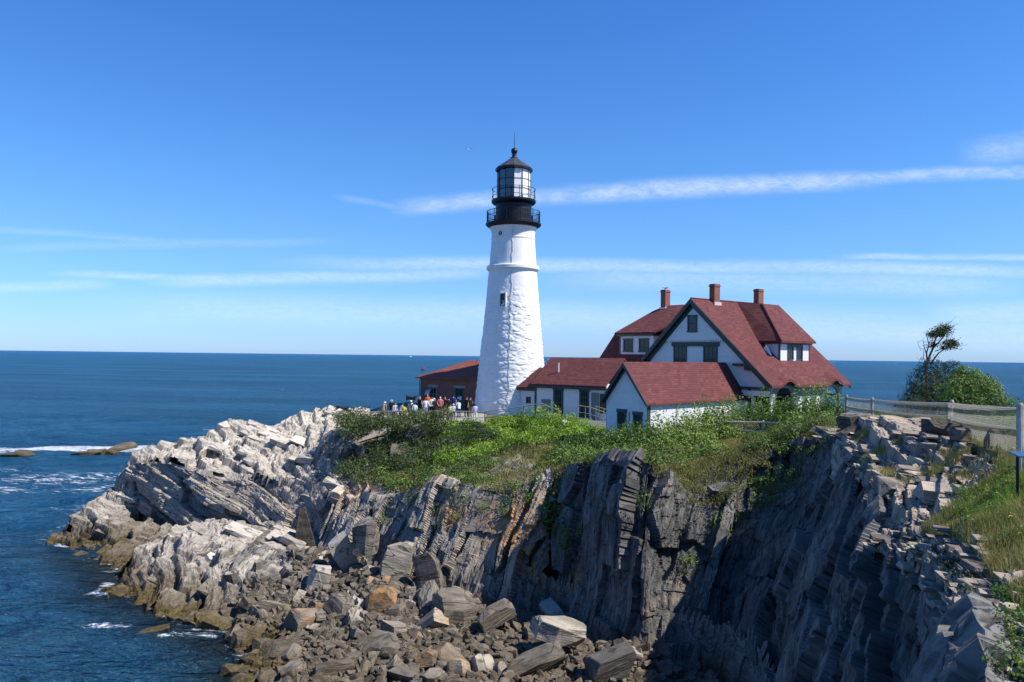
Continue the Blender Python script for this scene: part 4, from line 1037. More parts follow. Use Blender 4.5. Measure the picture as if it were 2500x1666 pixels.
# ------------------------------------------------------------------ garage in front of the gable
def build_garage():
    gzv = 9.4
    ang = math.atan2(-0.73, 0.68)
    # right front eave corner seen at (1578, 985); local x across, y along the ridge
    cx, cy = pY(1579, 986, 50)[:2]
    bw = 1.95
    ox = cx - math.cos(ang) * bw; oy = cy - math.sin(ang) * bw
    rt = empty('garage', (ox, oy, gzv), ang, 'small white clapboard outbuilding with steep red shingle roof in front of the big house', 'outbuilding')
    ze, za = 12.05 - gzv, 14.72 - gzv; L = 12.9; k = (za - ze) / bw
    w = MB(); hw = bw - .25
    w.prism([(-hw, -.4), (hw, -.4), (hw, ze + .12), (0, za - .22), (-hw, ze + .12)], 'y', 0.35, L - .3)
    w.build('wall', M_WHITE, rt)
    r = MB(); r.slab([(0, 0, za), (bw, 0, ze), (bw, L, ze), (0, L, za)], 0.14); r.slab([(0, 0, za + .002), (0, L, za + .002), (-bw, L, ze), (-bw, 0, ze)], 0.14)
    r.build('roof', M_SHING, rt)
    b = MB()
    for s in (1, -1):
        b.prism([(0, za - .03), (s * (bw + .02), ze - .03), (s * (bw + .02), ze - .25), (0, za - .36)], 'y', -0.05, 0.06)
        b.prism([(0, za - .2), (s * (bw - .1), ze - .05), (s * (bw - .1), ze - .2), (0, za - .5)], 'y', 0.2, 0.352)
    b.box(hw, hw + .03, .35, .7, 0, ze - .02); b.box(-hw - .03, -hw, .35, .5, 0, ze)
    b.build('rake_board', M_GREEN, rt)
    b = MB()
    for i in range(10): b.box(hw, bw - .02, 1.6 + i * 1.05, 1.68 + i * 1.05, ze - .16, ze - .02)
    b.box(hw, hw + .02, 0.7, L - .3, ze - .1, ze + .02)
    b.build('rafter_tail', M_GREEN, rt)
    window(rt, 'y', -0.62, -0.08, 0.3, 1.95, 0.35, -1, (1, 2), .12, header=.1)
    window(rt, 'y', 0.72, 1.22, 0.3, 1.85, 0.35, -1, (1, 2), .12, header=.1)
    MB().tube([(0.28, .3, 0), (0.28, .3, 2.0)], .03, 6).build('downpipe', M_PORCH, rt)
    MB().tube([(hw + .06, 3.6, 0), (hw + .06, 3.6, ze - .1)], .03, 6).build('downpipe', M_STEEL, rt)
    window(rt, 'x', 6.9, 7.5, 0.9, 1.7, hw, 1, (1, 2), .08)
build_garage()

# ------------------------------------------------------------------ passage building between tower and house
def build_passage():
    gzv = 9.85
    rt = empty('passage_house', (7.6, 63.4, gzv), math.atan2(-0.63, 0.78), 'low white building with red shingle roof between lighthouse and house', 'building')
    ze, za = 2.78, 5.08
    x0, x1 = -7.66, 0.05; D = 3.0
    w = MB(); w.box(x0 + .3, x1 - .1, .35, 5.6, -.3, ze + .1); w.prism([(.35, ze + .1), (5.6, ze + .1), (D, za - .2)], 'x', x0 + .3, x0 + .5); w.build('wall', M_WHITE, rt)
    MB().box(-3.0, x1 + 1.5, 5.6, 11.5, -.3, 2.6).build('link_wall', M_WHITE, rt)
    MB().slab([(-3.2, 5.4, 2.75), (x1 + 1.6, 5.4, 2.75), (x1 + 1.6, 11.5, 3.0), (-3.2, 11.5, 3.0)], .14).build('link_roof', M_SHING, rt)
    r = MB(); r.slab([(x0, 0, ze), (x1, 0, ze), (x1, D, za), (x0, D, za)], .13); r.slab([(x0, D, za + .002), (x1, D, za + .002), (x1, 6, ze), (x0, 6, ze)], .13); r.build('roof', M_SHING, rt)
    b = MB(); b.box(x0, x1, 0.02, .16, ze - .34, ze - .132); b.box(x0, x1, .16, .349, ze - .30, ze - .16); b.box(x0 + .3, x0 + .45, .3, .348, -.2, ze - .3); b.build('fascia', M_GREEN, rt)
    MB().tube([(-5.6, 1.35, 3.7), (-5.6, 1.35, 4.62)], .06, 8).build('vent_pipe', M_WTRIM, rt)
    window(rt, 'y', -5.2, -4.55, 0.2, 2.28, .35, -1, (3, 4), .2)
    window(rt, 'y', -2.5, -1.87, 0.3, 2.28, .35, -1, (3, 4), .2)
    MB().box(-6.62, -5.68, .25, .352, 0.25, 1.45).build('meter_cabinet', M_DOORG, rt)
    d = MB().box(-1.5, -.76, .30, .353, -.1, 2.2).build('door', M_DOORG, rt); MB().tube([(-.85, .27, 1.0), (-.85, .27, 1.12)], .025, 6).build('handle', M_BLACK, d)
    MB().box(-1.66, -1.52, .28, .356, -.1, 2.3).build('door_trim', M_WTRIM, rt)
    # notice board by the door
    n = MB().box(-.64, -.06, .26, .354, 0.55, 2.15).build('notice_board', M_SIGN, rt)
    MB().box(-.38, -.14, .245, .262, 1.45, 1.9).build('notice', M_PAPER, n)
    # lower vestibule against the tower
    v = MB(); v.box(-9.6, x0 + .3, .75, 4.5, -.3, 2.3); v.build('vestibule_wall', M_WHITE, rt)
    v = MB(); v.slab([(-9.75, .45, 2.42), (x0 + .28, .45, 2.42), (x0 + .28, 2.4, 4.15), (-8.5, 2.4, 4.15)], .12); v.slab([(-8.5, 2.4, 4.152), (x0 + .28, 2.4, 4.152), (x0 + .28, 4.6, 2.4), (-9.75, 4.6, 2.4)], .12)
    v.build('vestibule_roof', M_SHING, rt)
    MB().box(-9.7, x0 + .28, .46, .7, 2.1, 2.3).build('vestibule_fascia', M_GREEN, rt)
    window(rt, 'y', -8.6, -8.2, 1.05, 1.5, .75, -1, (1, 1), .05)
    MB().box(x0 - .05, x0 + .2, .7, .76, .4, 2.05).build('shutter', M_DARK, rt)
build_passage()

# ------------------------------------------------------------------ brick signal house left of the tower
def build_brick():
    gzv = 9.8
    c0 = pY(1027, 921, 78.2)
    rt = empty('brick_house', (c0[0], c0[1], gzv), math.atan2(-0.60, 0.80), 'red brick building with hipped rust roof behind the crowd beside the lighthouse', 'building')
    L, Dp = 7.6, 6.0
    w = MB(); w.box(0, L, 0, Dp, -.4, 2.95); w.build('wall', M_BRICK, rt)
    MB().box(-.05, L + .05, -.05, Dp + .05, 2.75, 2.951).build('brick_cornice', M_BRICK, rt)
    e = .38; zt = 4.75
    A, B, C_, D_ = (-e, -e, 3.0), (L + e, -e, 3.0), (L + e, Dp + e, 3.0), (-e, Dp + e, 3.0); P, Q = (4.0, Dp / 2, zt), (L - .4, Dp / 2, zt)
    r = MB(); r.add([A, B, C_, D_, P, Q, (-e, -e, 2.88), (L + e, -e, 2.88), (L + e, Dp + e, 2.88), (-e, Dp + e, 2.88)], [(0, 1, 5, 4), (1, 2, 5), (2, 3, 4, 5), (3, 0, 4), (6, 7, 1, 0), (7, 8, 2, 1), (8, 9, 3, 2), (9, 6, 0, 3), (9, 8, 7, 6)])
    r.build('roof', M_SHING2, rt)
    for i, u in enumerate((1.75, 5.15)):
        f = window(rt, 'y', u - .42, u + .42, 0.1, 2.0, 0, -1, (2, 3), .07, M_STONE if i == 0 else M_GREEN)
        MB().box(u - .7, u + .7, -.06, .01, 2.08, 2.28).build('stone_lintel', M_STONE, rt)
    # metal hood propped over the first window
    h = []
    for k in range(9):
        t_ = k / 8 * 1.25; h.append((-.08 - .55 * math.sin(t_), 1.95 - .75 * (1 - math.cos(t_)) - .1))
    MB().prism(h + [(y - .02, z - .03) for y, z in h[::-1]], 'x', 1.15, 1.72).build('hood', M_STEEL, rt)
    MB().box(4.9, 5.12, -.03, -.012, 1.02, 1.2).build('notice', M_PAPER, rt); MB().box(5.15, 5.42, -.03, -.012, .9, 1.25).build('notice', M_PAPER, rt)
    MB().tube([(-.06, -.06, 2.7), (-.06, -.06, 0)], .04, 6).build('downpipe', M_BLACK, rt)
build_brick()
# ------------------------------------------------------------------ vegetation
def leaf_mat(name, dark, mid, light, rough=0.55):
    m, t = new_mat(name)
    a = t.n('ShaderNodeAttribute', attribute_name='tint').outputs['Fac']
    c = t.mix(t.mr(a, 0.0, 0.5), dark, mid); c = t.mix(t.mr(a, 0.5, 1.0), c, light)
    p = t.n('ShaderNodeBsdfPrincipled', {'Base Color': c, 'Roughness': rough, 'Specular IOR Level': 0.25})
    tr = t.n('ShaderNodeBsdfTranslucent', {'Color': t.mix(1.0, c, (1.0, 1.15, 0.6), 'MULTIPLY')})
    s = t.n('ShaderNodeMixShader', {0: 0.28, 1: p.outputs[0], 2: tr.outputs[0]})
    t.n('ShaderNodeOutputMaterial', {'Surface': s.outputs[0]})
    return m
L_DARK = leaf_mat('leaf_bayberry', (0.030, 0.046, 0.019), (0.081, 0.111, 0.038), (0.182, 0.203, 0.068))
L_BRIGHT = leaf_mat('leaf_bright', (0.072, 0.130, 0.016), (0.169, 0.280, 0.029), (0.305, 0.416, 0.058))
L_MID = leaf_mat('leaf_mid', (0.042, 0.077, 0.020), (0.112, 0.182, 0.039), (0.252, 0.329, 0.077))
L_OLIVE = leaf_mat('leaf_olive', (0.088, 0.094, 0.031), (0.188, 0.181, 0.060), (0.312, 0.269, 0.106))
L_EVER = leaf_mat('leaf_evergreen', (0.016, 0.031, 0.016), (0.039, 0.065, 0.029), (0.098, 0.124, 0.047))
L_GRASS = leaf_mat('grass_blade', (0.40, 0.30, 0.16), (0.31, 0.29, 0.10), (0.24, 0.36, 0.06), 0.7)
M_TWIG = plain('twig_bark', (0.26, 0.22, 0.18), 0.9, 0.2, 8.0)
M_BARK = plain('dark_bark', (0.075, 0.062, 0.050), 0.9, 0.25, 8.0)

def leaf_quads(P, N, size, rs, aspect=0.6, up=0.0):
    """one rhombic leaf per point; N outward direction"""
    n = len(P)
    nr = N + rs.normal(0, 0.55, (n, 3)); nr /= np.linalg.norm(nr, axis=1)[:, None] + 1e-9
    rnd = rs.normal(0, 1, (n, 3)); rnd[:, 2] += up
    t = np.cross(nr, rnd); t /= np.linalg.norm(t, axis=1)[:, None] + 1e-9
    if up:
        t = np.cross(nr, t); t *= np.sign(t[:, 2:3] + 1e-6)
    b = np.cross(nr, t)
    s = size * rs.uniform(0.6, 1.35, n)[:, None]
    V = np.stack([P - t * s * .5, P + b * s * aspect * .5, P + t * s * .5 + nr * s * .1, P - b * s * aspect * .5], 1)
    return V
class Leaves:
    def __init__(s): s.V = []; s.T = []
    def mound(s, c, rx, ry, h, dens, size, rs, tint, lump=0.35, low=-0.15, aspect=0.6, up=0.0, spread=0.16):
        area = 2.2 * math.pi * (rx + ry) / 2 * (0.5 * (rx + ry) / 2 + h * 0.6)
        n = int(area * dens)
        d = rs.normal(0, 1, (n, 3)); d /= np.linalg.norm(d, axis=1)[:, None]
        d[:, 2] = np.where(d[:, 2] < low, -d[:, 2] * 0.6, d[:, 2])
        off = rs.uniform(0, 50, 3)
        lm = (vnoise(d * 1.0 + off, 2.2) - 0.5) * 2 * lump + (vnoise(d + off, 5.0) - 0.5) * lump
        k = rs.uniform(0.72, 1.0, n) + lm
        P = np.array(c) + d * k[:, None] * np.array([rx, ry, h])
        s.V.append(leaf_quads(P, d, size, rs, aspect, up)); 
        tt = tint + lm * 0.25 + rs.normal(0, spread, n)
        s.T.append(np.repeat(np.clip(tt, 0, 1), 4)); return s
    def pts(s, P, N, size, rs, tint, aspect=0.6, up=0.0, spread=0.16):
        s.V.append(leaf_quads(P, N, size, rs, aspect, up)); s.T.append(np.repeat(np.clip(tint + rs.normal(0, spread, len(P)), 0, 1), 4)); return s
    def build(s, name, mat, parent=None, loc=None):
        V = np.concatenate(s.V).reshape(-1, 3); T = np.concatenate(s.T)
        if loc is not None: V = V - np.array(loc)
        F = np.arange(len(V)).reshape(-1, 4)
        return np_mesh(name, V, F, mat, parent, attrs={'tint': ('FLOAT', T)})

def scatter(px0, px1, y0, y1, r, n, rs, ok=None, tight=0.62):
    out = []
    for _ in range(n * 14):
        if len(out) >= n: break
        p = rs.uniform(px0, px1); y = math.sqrt(rs.uniform(y0 ** 2, y1 ** 2)); x = (p - 1250) / FPX * y
        rr = rs.uniform(*r)
        if ok and not ok(p, x, y): continue
        if any((x - a) ** 2 + (y - b) ** 2 < (tight * (rr + c)) ** 2 for a, b, c in out): continue
        out.append((x, y, rr))
    return out
# keep clear of buildings: garage, passage, house
def clear(x, y):
    def inside(o, ang, x0, x1, y0, y1):
        c, s = math.cos(-ang), math.sin(-ang); dx, dy = x - o[0], y - o[1]; lx, ly = c * dx - s * dy, s * dx + c * dy
        return x0 < lx < x1 and y0 < ly < y1
    if inside((7.32, 51.2), math.atan2(-.73, .68), -2.3, 2.3, -0.6, 12.5): return False
    if inside((14.2, 62), RZ, -11.6, 7.6, 0, 11.5): return False
    if inside((7.6, 63.4), math.atan2(-.63, .78), -10, 1, -1.0, 7): return False
    return math.hypot(x, y - 73) > 4.2

def build_shrubs():
    rs = np.random.default_rng(41)
    A = Leaves()
    for x, y, r in scatter(845, 1120, 55.5, 62.3, (0.7, 1.35), 75, rs, lambda p, x, y: clear(x, y) and (p > 860 or y < 60) and gz(x, y) > 5.9):
        A.mound((x, y, gz(x, y) + .05), r, r, r * rs.uniform(.62, .85), 105, 0.15, rs, rs.uniform(.22, .62))
    for x, y, r in scatter(985, 1160, 60.5, 63.2, (0.6, 0.95), 10, rs): A.mound((x, y, gz(x, y)), r, r, r * 1.0, 110, .14, rs, rs.uniform(.55, .8))
    for p, y, h in ((872, 63.5, .9), (890, 61.6, .95), (915, 61.2, 1.0), (940, 61.3, .95), (968, 61.5, 1.0), (995, 61.7, 1.0), (1022, 61.8, .95), (1050, 62.0, 1.05), (1075, 61.8, 1.1), (905, 60, .9), (950, 60, .9), (860, 62.5, 1.0), (848, 61.5, 1.0), (880, 60.5, 1.0), (840, 62.8, .8), (868, 59.8, .9), (985, 60, .9), (1020, 60.2, .9), (1060, 60, .9)):
        A.mound(pY(p, 1008 + 9 + (14 if p < 900 else 0) + rs.uniform(-5, 6) + (62 - y) * 12, y), .95, .95, .62, 130, .15, rs, rs.uniform(.25, .7), low=-2)
    tag(A.build('bayberry_cover', L_DARK), 'dark olive bayberry thicket covering the slope below the crowd', 'shrubs', kind='stuff')
    B = Leaves()
    for x, y, r in scatter(1075, 1420, 53.5, 63.0, (0.6, 1.4), 150, rs, lambda p, x, y: clear(x, y) and y > 54.0 - (p - 1075) * .004 and not (1380 < p and y > 60)):
        hgt = r * rs.uniform(.6, .85)
        B.mound((x, y, gz(x, y) + .1), r, r, hgt, 105, 0.155, rs, rs.uniform(.22, .88), aspect=.5, up=1.0)
    for p, y, r, h in ((1310, 61, 1.2, 1.75), (1345, 60.5, 1.2, 1.9), (1385, 59, 1.1, 1.5), (1275, 62, 1.0, 1.5), (1235, 62.5, 1.0, 1.05), (1420, 57.5, 1.1, 1.1), (1455, 56, 1.0, .8), (1330, 57.5, 1.3, 1.3), (1180, 61, .9, .8)):
        x = (p - 1250) / FPX * y; B.mound((x, y, gz(x, y)), r, r, h, 120, .15, rs, rs.uniform(.5, .75), aspect=.5, up=1.0)
    tag(B.build('bright_shrub_cover', L_BRIGHT), 'bright green leafy thicket on the slope in front of the lighthouse', 'shrubs', kind='stuff')
    C = Leaves()
    for x, y, r in scatter(1380, 1960, 46.0, 53.5, (0.6, 1.3), 150, rs, lambda p, x, y: clear(x, y) and gz(x, y) > 8.4 and not (1745 < p < 1945 and 45 < y < 51.6)):
        C.mound((x, y, gz(x, y) + .08), r, r, r * rs.uniform(.62, .9), 110, .15, rs, rs.uniform(.2, .9))
    for p, y, r, h in ((1480, 49.5, .9, 1.15), (1510, 49.0, 1.0, 1.4), (1560, 48.6, 1.1, 1.75), (1610, 48.5, 1.2, 2.0), (1585, 47.5, 1.1, 1.2), (1655, 49.3, 1.2, 2.1), (1700, 51.0, 1.3, 2.45), (1680, 49.8, 1.2, 1.7), (1740, 52.4, 1.3, 2.75), (1780, 53.0, 1.3, 2.6), (1830, 53.2, 1.2, 2.35), (1870, 53, 1.2, 2.6), (1910, 52.0, 1.3, 2.45), (1955, 51.0, 1.3, 2.6), (1995, 49.8, 1.2, 2.4), (2030, 48.5, 1.1, 1.9), (1975, 49.5, 1.2, 1.6), (1720, 56.5, 1.2, 2.4), (1790, 56, 1.1, 2.2), (1850, 55, 1.1, 2.2), (1930, 47.5, 1.1, 1.2), (1965, 46.5, 1.0, 1.1), (2000, 46, 1.0, 1.1)):
        x = (p - 1250) / FPX * y
        if clear(x, y): C.mound((x, y, gz(x, y)), r, r, h * (1.08 if 1650 < p < 1900 and y > 50 else 1.05), 125, .15, rs, rs.uniform(.45, .85))
    for x, y, r in scatter(1830, 2070, 42.5, 48.5, (0.5, .95), 60, rs, lambda p, x, y: gz(x, y) > 9.6 and p < 2035 + (y - 44) * 8, .5):
        C.mound((x, y, gz(x, y)), r, r, r * .95, 120, .13, rs, rs.uniform(.2, .65))
    # behind the right fence
    for x, y, r in scatter(2040, 2560, 49, 60, (0.7, 1.3), 60, rs):
        C.mound((x, y, gz(x, y)), r, r, r * .8, 90, .16, rs, rs.uniform(.25, .7))
    for x, y, r in scatter(2330, 2620, 27, 44, (0.6, 1.1), 40, rs, lambda p, x, y: p > 2345 + (44 - y) * 9):
        C.mound((x, y, gz(x, y)), r, r, r * .62, 100, .13, rs, rs.uniform(.25, .7))
    # green tongues running down to the cliff edge
    for x, y, r in scatter(880, 1440, 48.5, 57.5, (0.4, .95), 120, rs, lambda p, x, y: gz(x, y) > 5.9 and slope_of(x, y) < 1.5 and vnoise(np.array([[x, y, 0.0]]), .28)[0] > .42):
        C.mound((x, y, gz(x, y)), r, r, r * .72, 120, .13, rs, rs.uniform(.15, .8))
    for x, y, r in scatter(1420, 1660, 43.2, 47.5, (0.4, .85), 45, rs, lambda p, x, y: gz(x, y) > 8.9):
        C.mound((x, y, gz(x, y)), r, r, r * .7, 120, .13, rs, rs.uniform(.2, .8))
    for p, y_, Y, r in ((1450, 1118, 44.2, .6), (1480, 1112, 43.6, .5), (1530, 1112, 42.0, .5), (1560, 1108, 41.2, .5), (1600, 1120, 40.2, .5), (1270, 1190, 46.9, .6), (1240, 1190, 47.3, .55), (1200, 1188, 47.6, .5), (1150, 1180, 48.2, .55), (1100, 1178, 49.0, .5), (1040, 1180, 50.6, .6), (1000, 1190, 51.5, .6), (1320, 1170, 46.8, .6)):
        C.mound(pY(p, y_, Y), r, r, r * .75, 150, .13, rs, rs.uniform(.25, .8), low=-2)
    tag(C.build('mixed_shrub_cover', L_MID), 'mixed green shrubs on the cliff top before the white outbuilding', 'shrubs', kind='stuff')
    D = Leaves()
    for x, y, r in scatter(1590, 1860, 40.4, 47.2, (0.35, .8), 95, rs, lambda p, x, y: gz(x, y) > 7.3 and slope_of(x, y) < 1.6):
        D.mound((x, y, gz(x, y)), r, r, r * .75, 130, .12, rs, rs.uniform(.15, .7), aspect=.35, up=1.5)
    for x, y, r in scatter(870, 1345, 48.5, 57.0, (0.3, .75), 110, rs, lambda p, x, y: gz(x, y) > 6.0 and slope_of(x, y) < 1.3):
        D.mound((x, y, gz(x, y)), r, r, r * .65, 120, .12, rs, rs.uniform(.1, .65), aspect=.4, up=1.2)
    for x, y, r in scatter(1450, 1640, 43.8, 47.5, (0.4, .8), 34, rs, lambda p, x, y: gz(x, y) > 8.8):
        D.mound((x, y, gz(x, y)), r, r, r * .6, 120, .12, rs, rs.uniform(.2, .6), aspect=.35, up=1.2)
    for p, y_, Y in ((2215, 1335, 18.9), (2245, 1350, 17.6), (2270, 1362, 16.8), (2295, 1376, 15.9), (2320, 1398, 14.7), (2345, 1425, 13.7), (2370, 1458, 12.6), (2395, 1500, 11.5), (2418, 1560, 10.2), (2436, 1625, 9.1), (1820, 1110, 43.0), (1845, 1092, 43.5), (1870, 1078, 43.8), (1900, 1068, 43.5), (1930, 1064, 43.1), (1965, 1060, 42.6), (2000, 1062, 41.6), (2028, 1058, 40.2), (1885, 1092, 43.2), (1920, 1085, 42.9), (1955, 1080, 42.3), (1990, 1078, 41.3), (1985, 1040, 43.0), (2015, 1035, 42.2), (1800, 1125, 42.4), (1780, 1160, 42.0), (1760, 1190, 41.6), (1700, 1200, 41.4), (1650, 1180, 41.3), (1615, 1150, 40.5)):
        k_ = 1.0 if Y > 30 else .42; D.mound(pY(p, y_, Y), .62 * k_, .55 * k_, .55 * k_, 190 / k_, .13 * max(k_ * .8, .4), rs, rs.uniform(.25, .8), low=-2, aspect=.3, up=1.4)
    tag(D.build('dry_scrub_cover', L_OLIVE), 'dry olive and tan scrub along the edge of the middle cliff', 'scrub', kind='stuff')
    # green hanging in the gully and on ledges of the cliff
    G = Leaves()
    for p, y_, Y, r, h in ((1400, 1150, 46.4, .7, .9), (1405, 1195, 45.6, .7, 1.0), (1395, 1240, 44.7, .65, .9), (1385, 1285, 43.8, .6, .8), (1378, 1320, 43.1, .5, .7), (1360, 1215, 45.6, .7, .7), (1335, 1250, 45.0, .75, .7), (1310, 1225, 45.9, .7, .6), (1345, 1290, 44.3, .5, .6), (1075, 1245, 48.9, .5, .8), (1085, 1225, 49.3, .5, .5), (965, 1195, 53.2, .7, .7), (940, 1185, 54, .7, .6), (900, 1140, 58.0, .8, .7), (880, 1175, 56.5, .6, .6), (1570, 1210, 43.4, .45, .35), (1860, 1195, 41.8, .9, .9), (1905, 1180, 41.0, .8, .9), (2075, 1215, 32.5, .35, .35), (1760, 1290, 40.0, .6, .9), (1775, 1230, 40.8, .6, .9), (1960, 1150, 41.2, .6, .8), (1990, 1200, 39.2, .5, .7), (1935, 1240, 40.2, .5, .6), (1880, 1250, 40.4, .6, .9), (2010, 1135, 39.6, .45, .5)):
        G.mound(pY(p, y_, Y), r, r * .7, h, 150, .12, rs, rs.uniform(.3, .6), low=-2)
    for _ in range(46):
        i = rs.uniform(1.5, 16.5); k = int(i); fr = i - k; t_ = 1 - abs(rs.normal(0, .22)); t_ = max(.25, min(.98, t_))
        A0 = np.array(CLIFF[k][0]) * (1 - t_) + np.array(CLIFF[k][1]) * t_; B0 = np.array(CLIFF[k + 1][0]) * (1 - t_) + np.array(CLIFF[k + 1][1]) * t_
        q = A0 * (1 - fr) + B0 * fr; r = rs.uniform(.22, .6)
        G.mound(tuple(q + np.array([-.1, -.15, .1])), r, r * .7, r * rs.uniform(.7, 1.3), 150, .11, rs, rs.uniform(.2, .75), low=-2, aspect=.45)
    tag(G.build('gully_greenery', L_MID), 'green plants hanging in the dark gully and on cliff ledges', 'plants', kind='stuff')
build_shrubs()

def build_single_plants():
    rs = np.random.default_rng(5)
    # wind-bent tree rising from the evergreen bush
    Y = 46.0
    base = pY(2262, 940, Y); base = (base[0], base[1], gz(base[0], base[1]))
    t = empty('windswept_tree', base, 0, 'small wind-bent tree with sparse dark tufts leaning right against the sky', 'tree')
    def rel(p): return tuple(a - b for a, b in zip(p, base))
    def br(pts, r0, r1, dy=0.0):
        n = len(pts); return ([rel(pY(px, py, Y + dy * i)) for i, (px, py) in enumerate(pts)], [r0 + (r1 - r0) * i / (n - 1) for i in range(n)])
    tr = MB(); tr.tube([(0, 0, -.2)] + br([(2260, 905), (2264, 886)], .1, .1)[0], [.12, .10, .085], 7); tr.build('trunk', M_BARK, t)
    limbs = [([(2264, 888), (2270, 868), (2279, 848), (2283, 830), (2290, 815), (2300, 802)], .07, .025, .1), ([(2272, 890), (2284, 872), (2292, 862), (2310, 850), (2326, 842), (2334, 836)], .055, .02, -.1), ([(2279, 848), (2292, 836), (2304, 822), (2312, 808)], .05, .02, -.2),
             ([(2264, 886), (2262, 862), (2268, 842), (2264, 826), (2260, 815)], .05, .012, .2), ([(2262, 866), (2256, 846), (2254, 832)], .03, .01, .1), ([(2270, 868), (2276, 850), (2274, 836), (2277, 826)], .035, .012, -.1), ([(2283, 858), (2300, 852), (2316, 853)], .03, .012, .2), ([(2260, 890), (2254, 872), (2256, 850)], .03, .01, -.1)]
    for pts, r0, r1, dy in limbs:
        b = MB(); P, rr = br(pts, r0, r1, dy); b.tube(P, rr, 6); b.build('limb', M_BARK, t)
    tw = MB()
    for k in range(70):
        px, py = [(2290, 812), (2320, 843), (2277, 838), (2262, 845), (2305, 806)][k % 5]
        a = Vector(rel(pY(px + rs.normal(0, 8), py + rs.normal(0, 6), Y + rs.normal(0, .3)))); dr = Vector((rs.normal(.35, .5), rs.normal(0, .5), rs.normal(.3, .4)))
        tw.tube([a, a + dr * .35, a + dr * .6 + Vector((0, 0, .1))], [.014, .010, .005], 3)
    tw.build('twig', M_BARK, t); t.children[-1]['kind'] = 'stuff'
    cr = Leaves()
    for px, py, rx, h, n in ((2282, 817, .45, .22, 420), (2297, 809, .60, .28, 650), (2308, 801, .40, .25, 420), (2275, 819, .25, .15, 150), (2318, 846, .36, .22, 300), (2313, 838, .30, .2, 260), (2332, 840, .26, .26, 260), (2325, 833, .2, .12, 120), (2278, 843, .2, .18, 150), (2303, 850, .2, .14, 100), (2300, 818, .3, .15, 200)):
        c = rel(pY(px, py, Y)); n = int(n * 1.15); P = np.array(c) + rs.normal(0, 1, (n, 3)) * np.array([rx, rx, h]) * .5
        cr.pts(P, np.tile(np.array([[.3, 0, .9]]), (n, 1)), .125, rs, rs.uniform(.35, .8), .35)
    cr.build('crown', L_EVER, t)
    # evergreen bush below it
    def bush(name, label, spec, mat, Y0, size=.13, aspect=.5, up=.6, stem=True):
        b0 = (spec[0][0] - 1250) / FPX * Y0; base = (b0, Y0, gz(b0, Y0))
        o = empty(name, base, 0, label, 'bush')
        L = Leaves()
        for (px, py, dY, rx, h) in spec:
            L.mound(pY(px, py, Y0 + dY), rx, rx, h, 190, size, rs, rs.uniform(.3, .7), low=-2, aspect=aspect, up=up)
        L.build('foliage', mat, o, base)
        s = MB()
        for k in range(4):
            an = k * 1.6; s.tube([(.1 * math.cos(an), .1 * math.sin(an), -.2), (.4 * math.cos(an), .4 * math.sin(an), .7), (.9 * math.cos(an), .9 * math.sin(an), 1.5)], [.06, .045, .02], 5)
        s.build('stem', M_BARK, o); return o
    bush('evergreen_bush', 'dark evergreen bush with pointed clumps under the wind-bent tree', [(2265, 925, 0, 1.0, 1.0), (2275, 905, 0, .75, .8), (2255, 945, -.4, 1.0, .8), (2240, 955, -.6, .7, .6), (2310, 915, .8, .9, .9), (2290, 945, -.3, 1.1, .8), (2240, 968, -.8, .8, .5), (2300, 965, -.6, 1.2, .6), (2250, 990, -1, 1.2, .7), (2300, 995, -1, 1.3, .7), (2220, 990, -1, .9, .5), (2325, 900, 1.0, .6, .5)], L_EVER, 46.5, .12, .35, 1.0)
    bush('rounded_bush', 'large rounded yellow-green bush right of the dark evergreen', [(2360, 940, 0, 1.0, .95), (2345, 925, .3, .6, .6), (2392, 945, .2, .9, .8), (2370, 950, -.5, 1.2, .9), (2400, 955, -.2, 1.0, .8), (2340, 955, -.6, 1.0, .8), (2415, 968, .1, .9, .6), (2378, 920, .3, .4, .5), (2330, 938, .2, .5, .6), (2425, 950, .3, .5, .5), (2410, 932, .4, .4, .4), (2350, 985, -1, 1.3, .8), (2405, 985, -.8, 1.2, .8), (2440, 990, -.5, 1.1, .6), (2352, 905, .4, .35, .4)], L_MID, 45.0, .13, .5, .3)
    # bare grey shrub beside it
    def bare(name, label, base_px, Y, spread, height, n, mat, lean=(0, 0), rad=.02, hang=0.0, dirs=None, zfix=None):
        b0 = pY(base_px[0], base_px[1], Y); z = gz(b0[0], b0[1]) if zfix is None else b0[2]
        o = empty(name, (b0[0], b0[1], z), 0, label, 'shrub')
        for k in range(n):
            b = MB()
            an = rs.uniform(0, 2 * math.pi); sp = spread * rs.uniform(.15, 1)
            tip = Vector((math.cos(an) * sp + lean[0], math.sin(an) * sp * .6 + lean[1], height * rs.uniform(.55, 1) * (1 - .35 * (sp / spread) ** 2)))
            mid = tip * .5 + Vector((rs.normal(0, .08), rs.normal(0, .08), height * .08))
            r = rad * rs.uniform(.7, 1.2)
            b.tube([(0, 0, -.1), mid * .5 + Vector((rs.normal(0, .04), 0, 0)), mid, (mid + tip) / 2 + Vector((rs.normal(0, .06), 0, rs.normal(0, .05))), tip], [r, r * .85, r * .7, r * .5, r * .3], 4)
            for q in range(7):
                f = rs.uniform(.3, .98); p = mid.lerp(tip, f) if f > .5 else Vector((0, 0, 0)).lerp(mid, f * 2)
                dr = (tip.normalized() + Vector((rs.normal(0, .55), rs.normal(0, .5), rs.normal(0, .45)))).normalized() * height * rs.uniform(.12, .3)
                b.tube([p, p + dr * .5 + Vector((rs.normal(0, .03), 0, .02)), p + dr], [r * .45, r * .32, r * .2], 3)
            b.build('branch', mat, o)
        return o
    bare('bare_shrub', 'leafless grey shrub standing left of the dark evergreen bush', (2215, 965), 47.0, 1.0, 2.1, 14, M_TWIG, rad=.017)
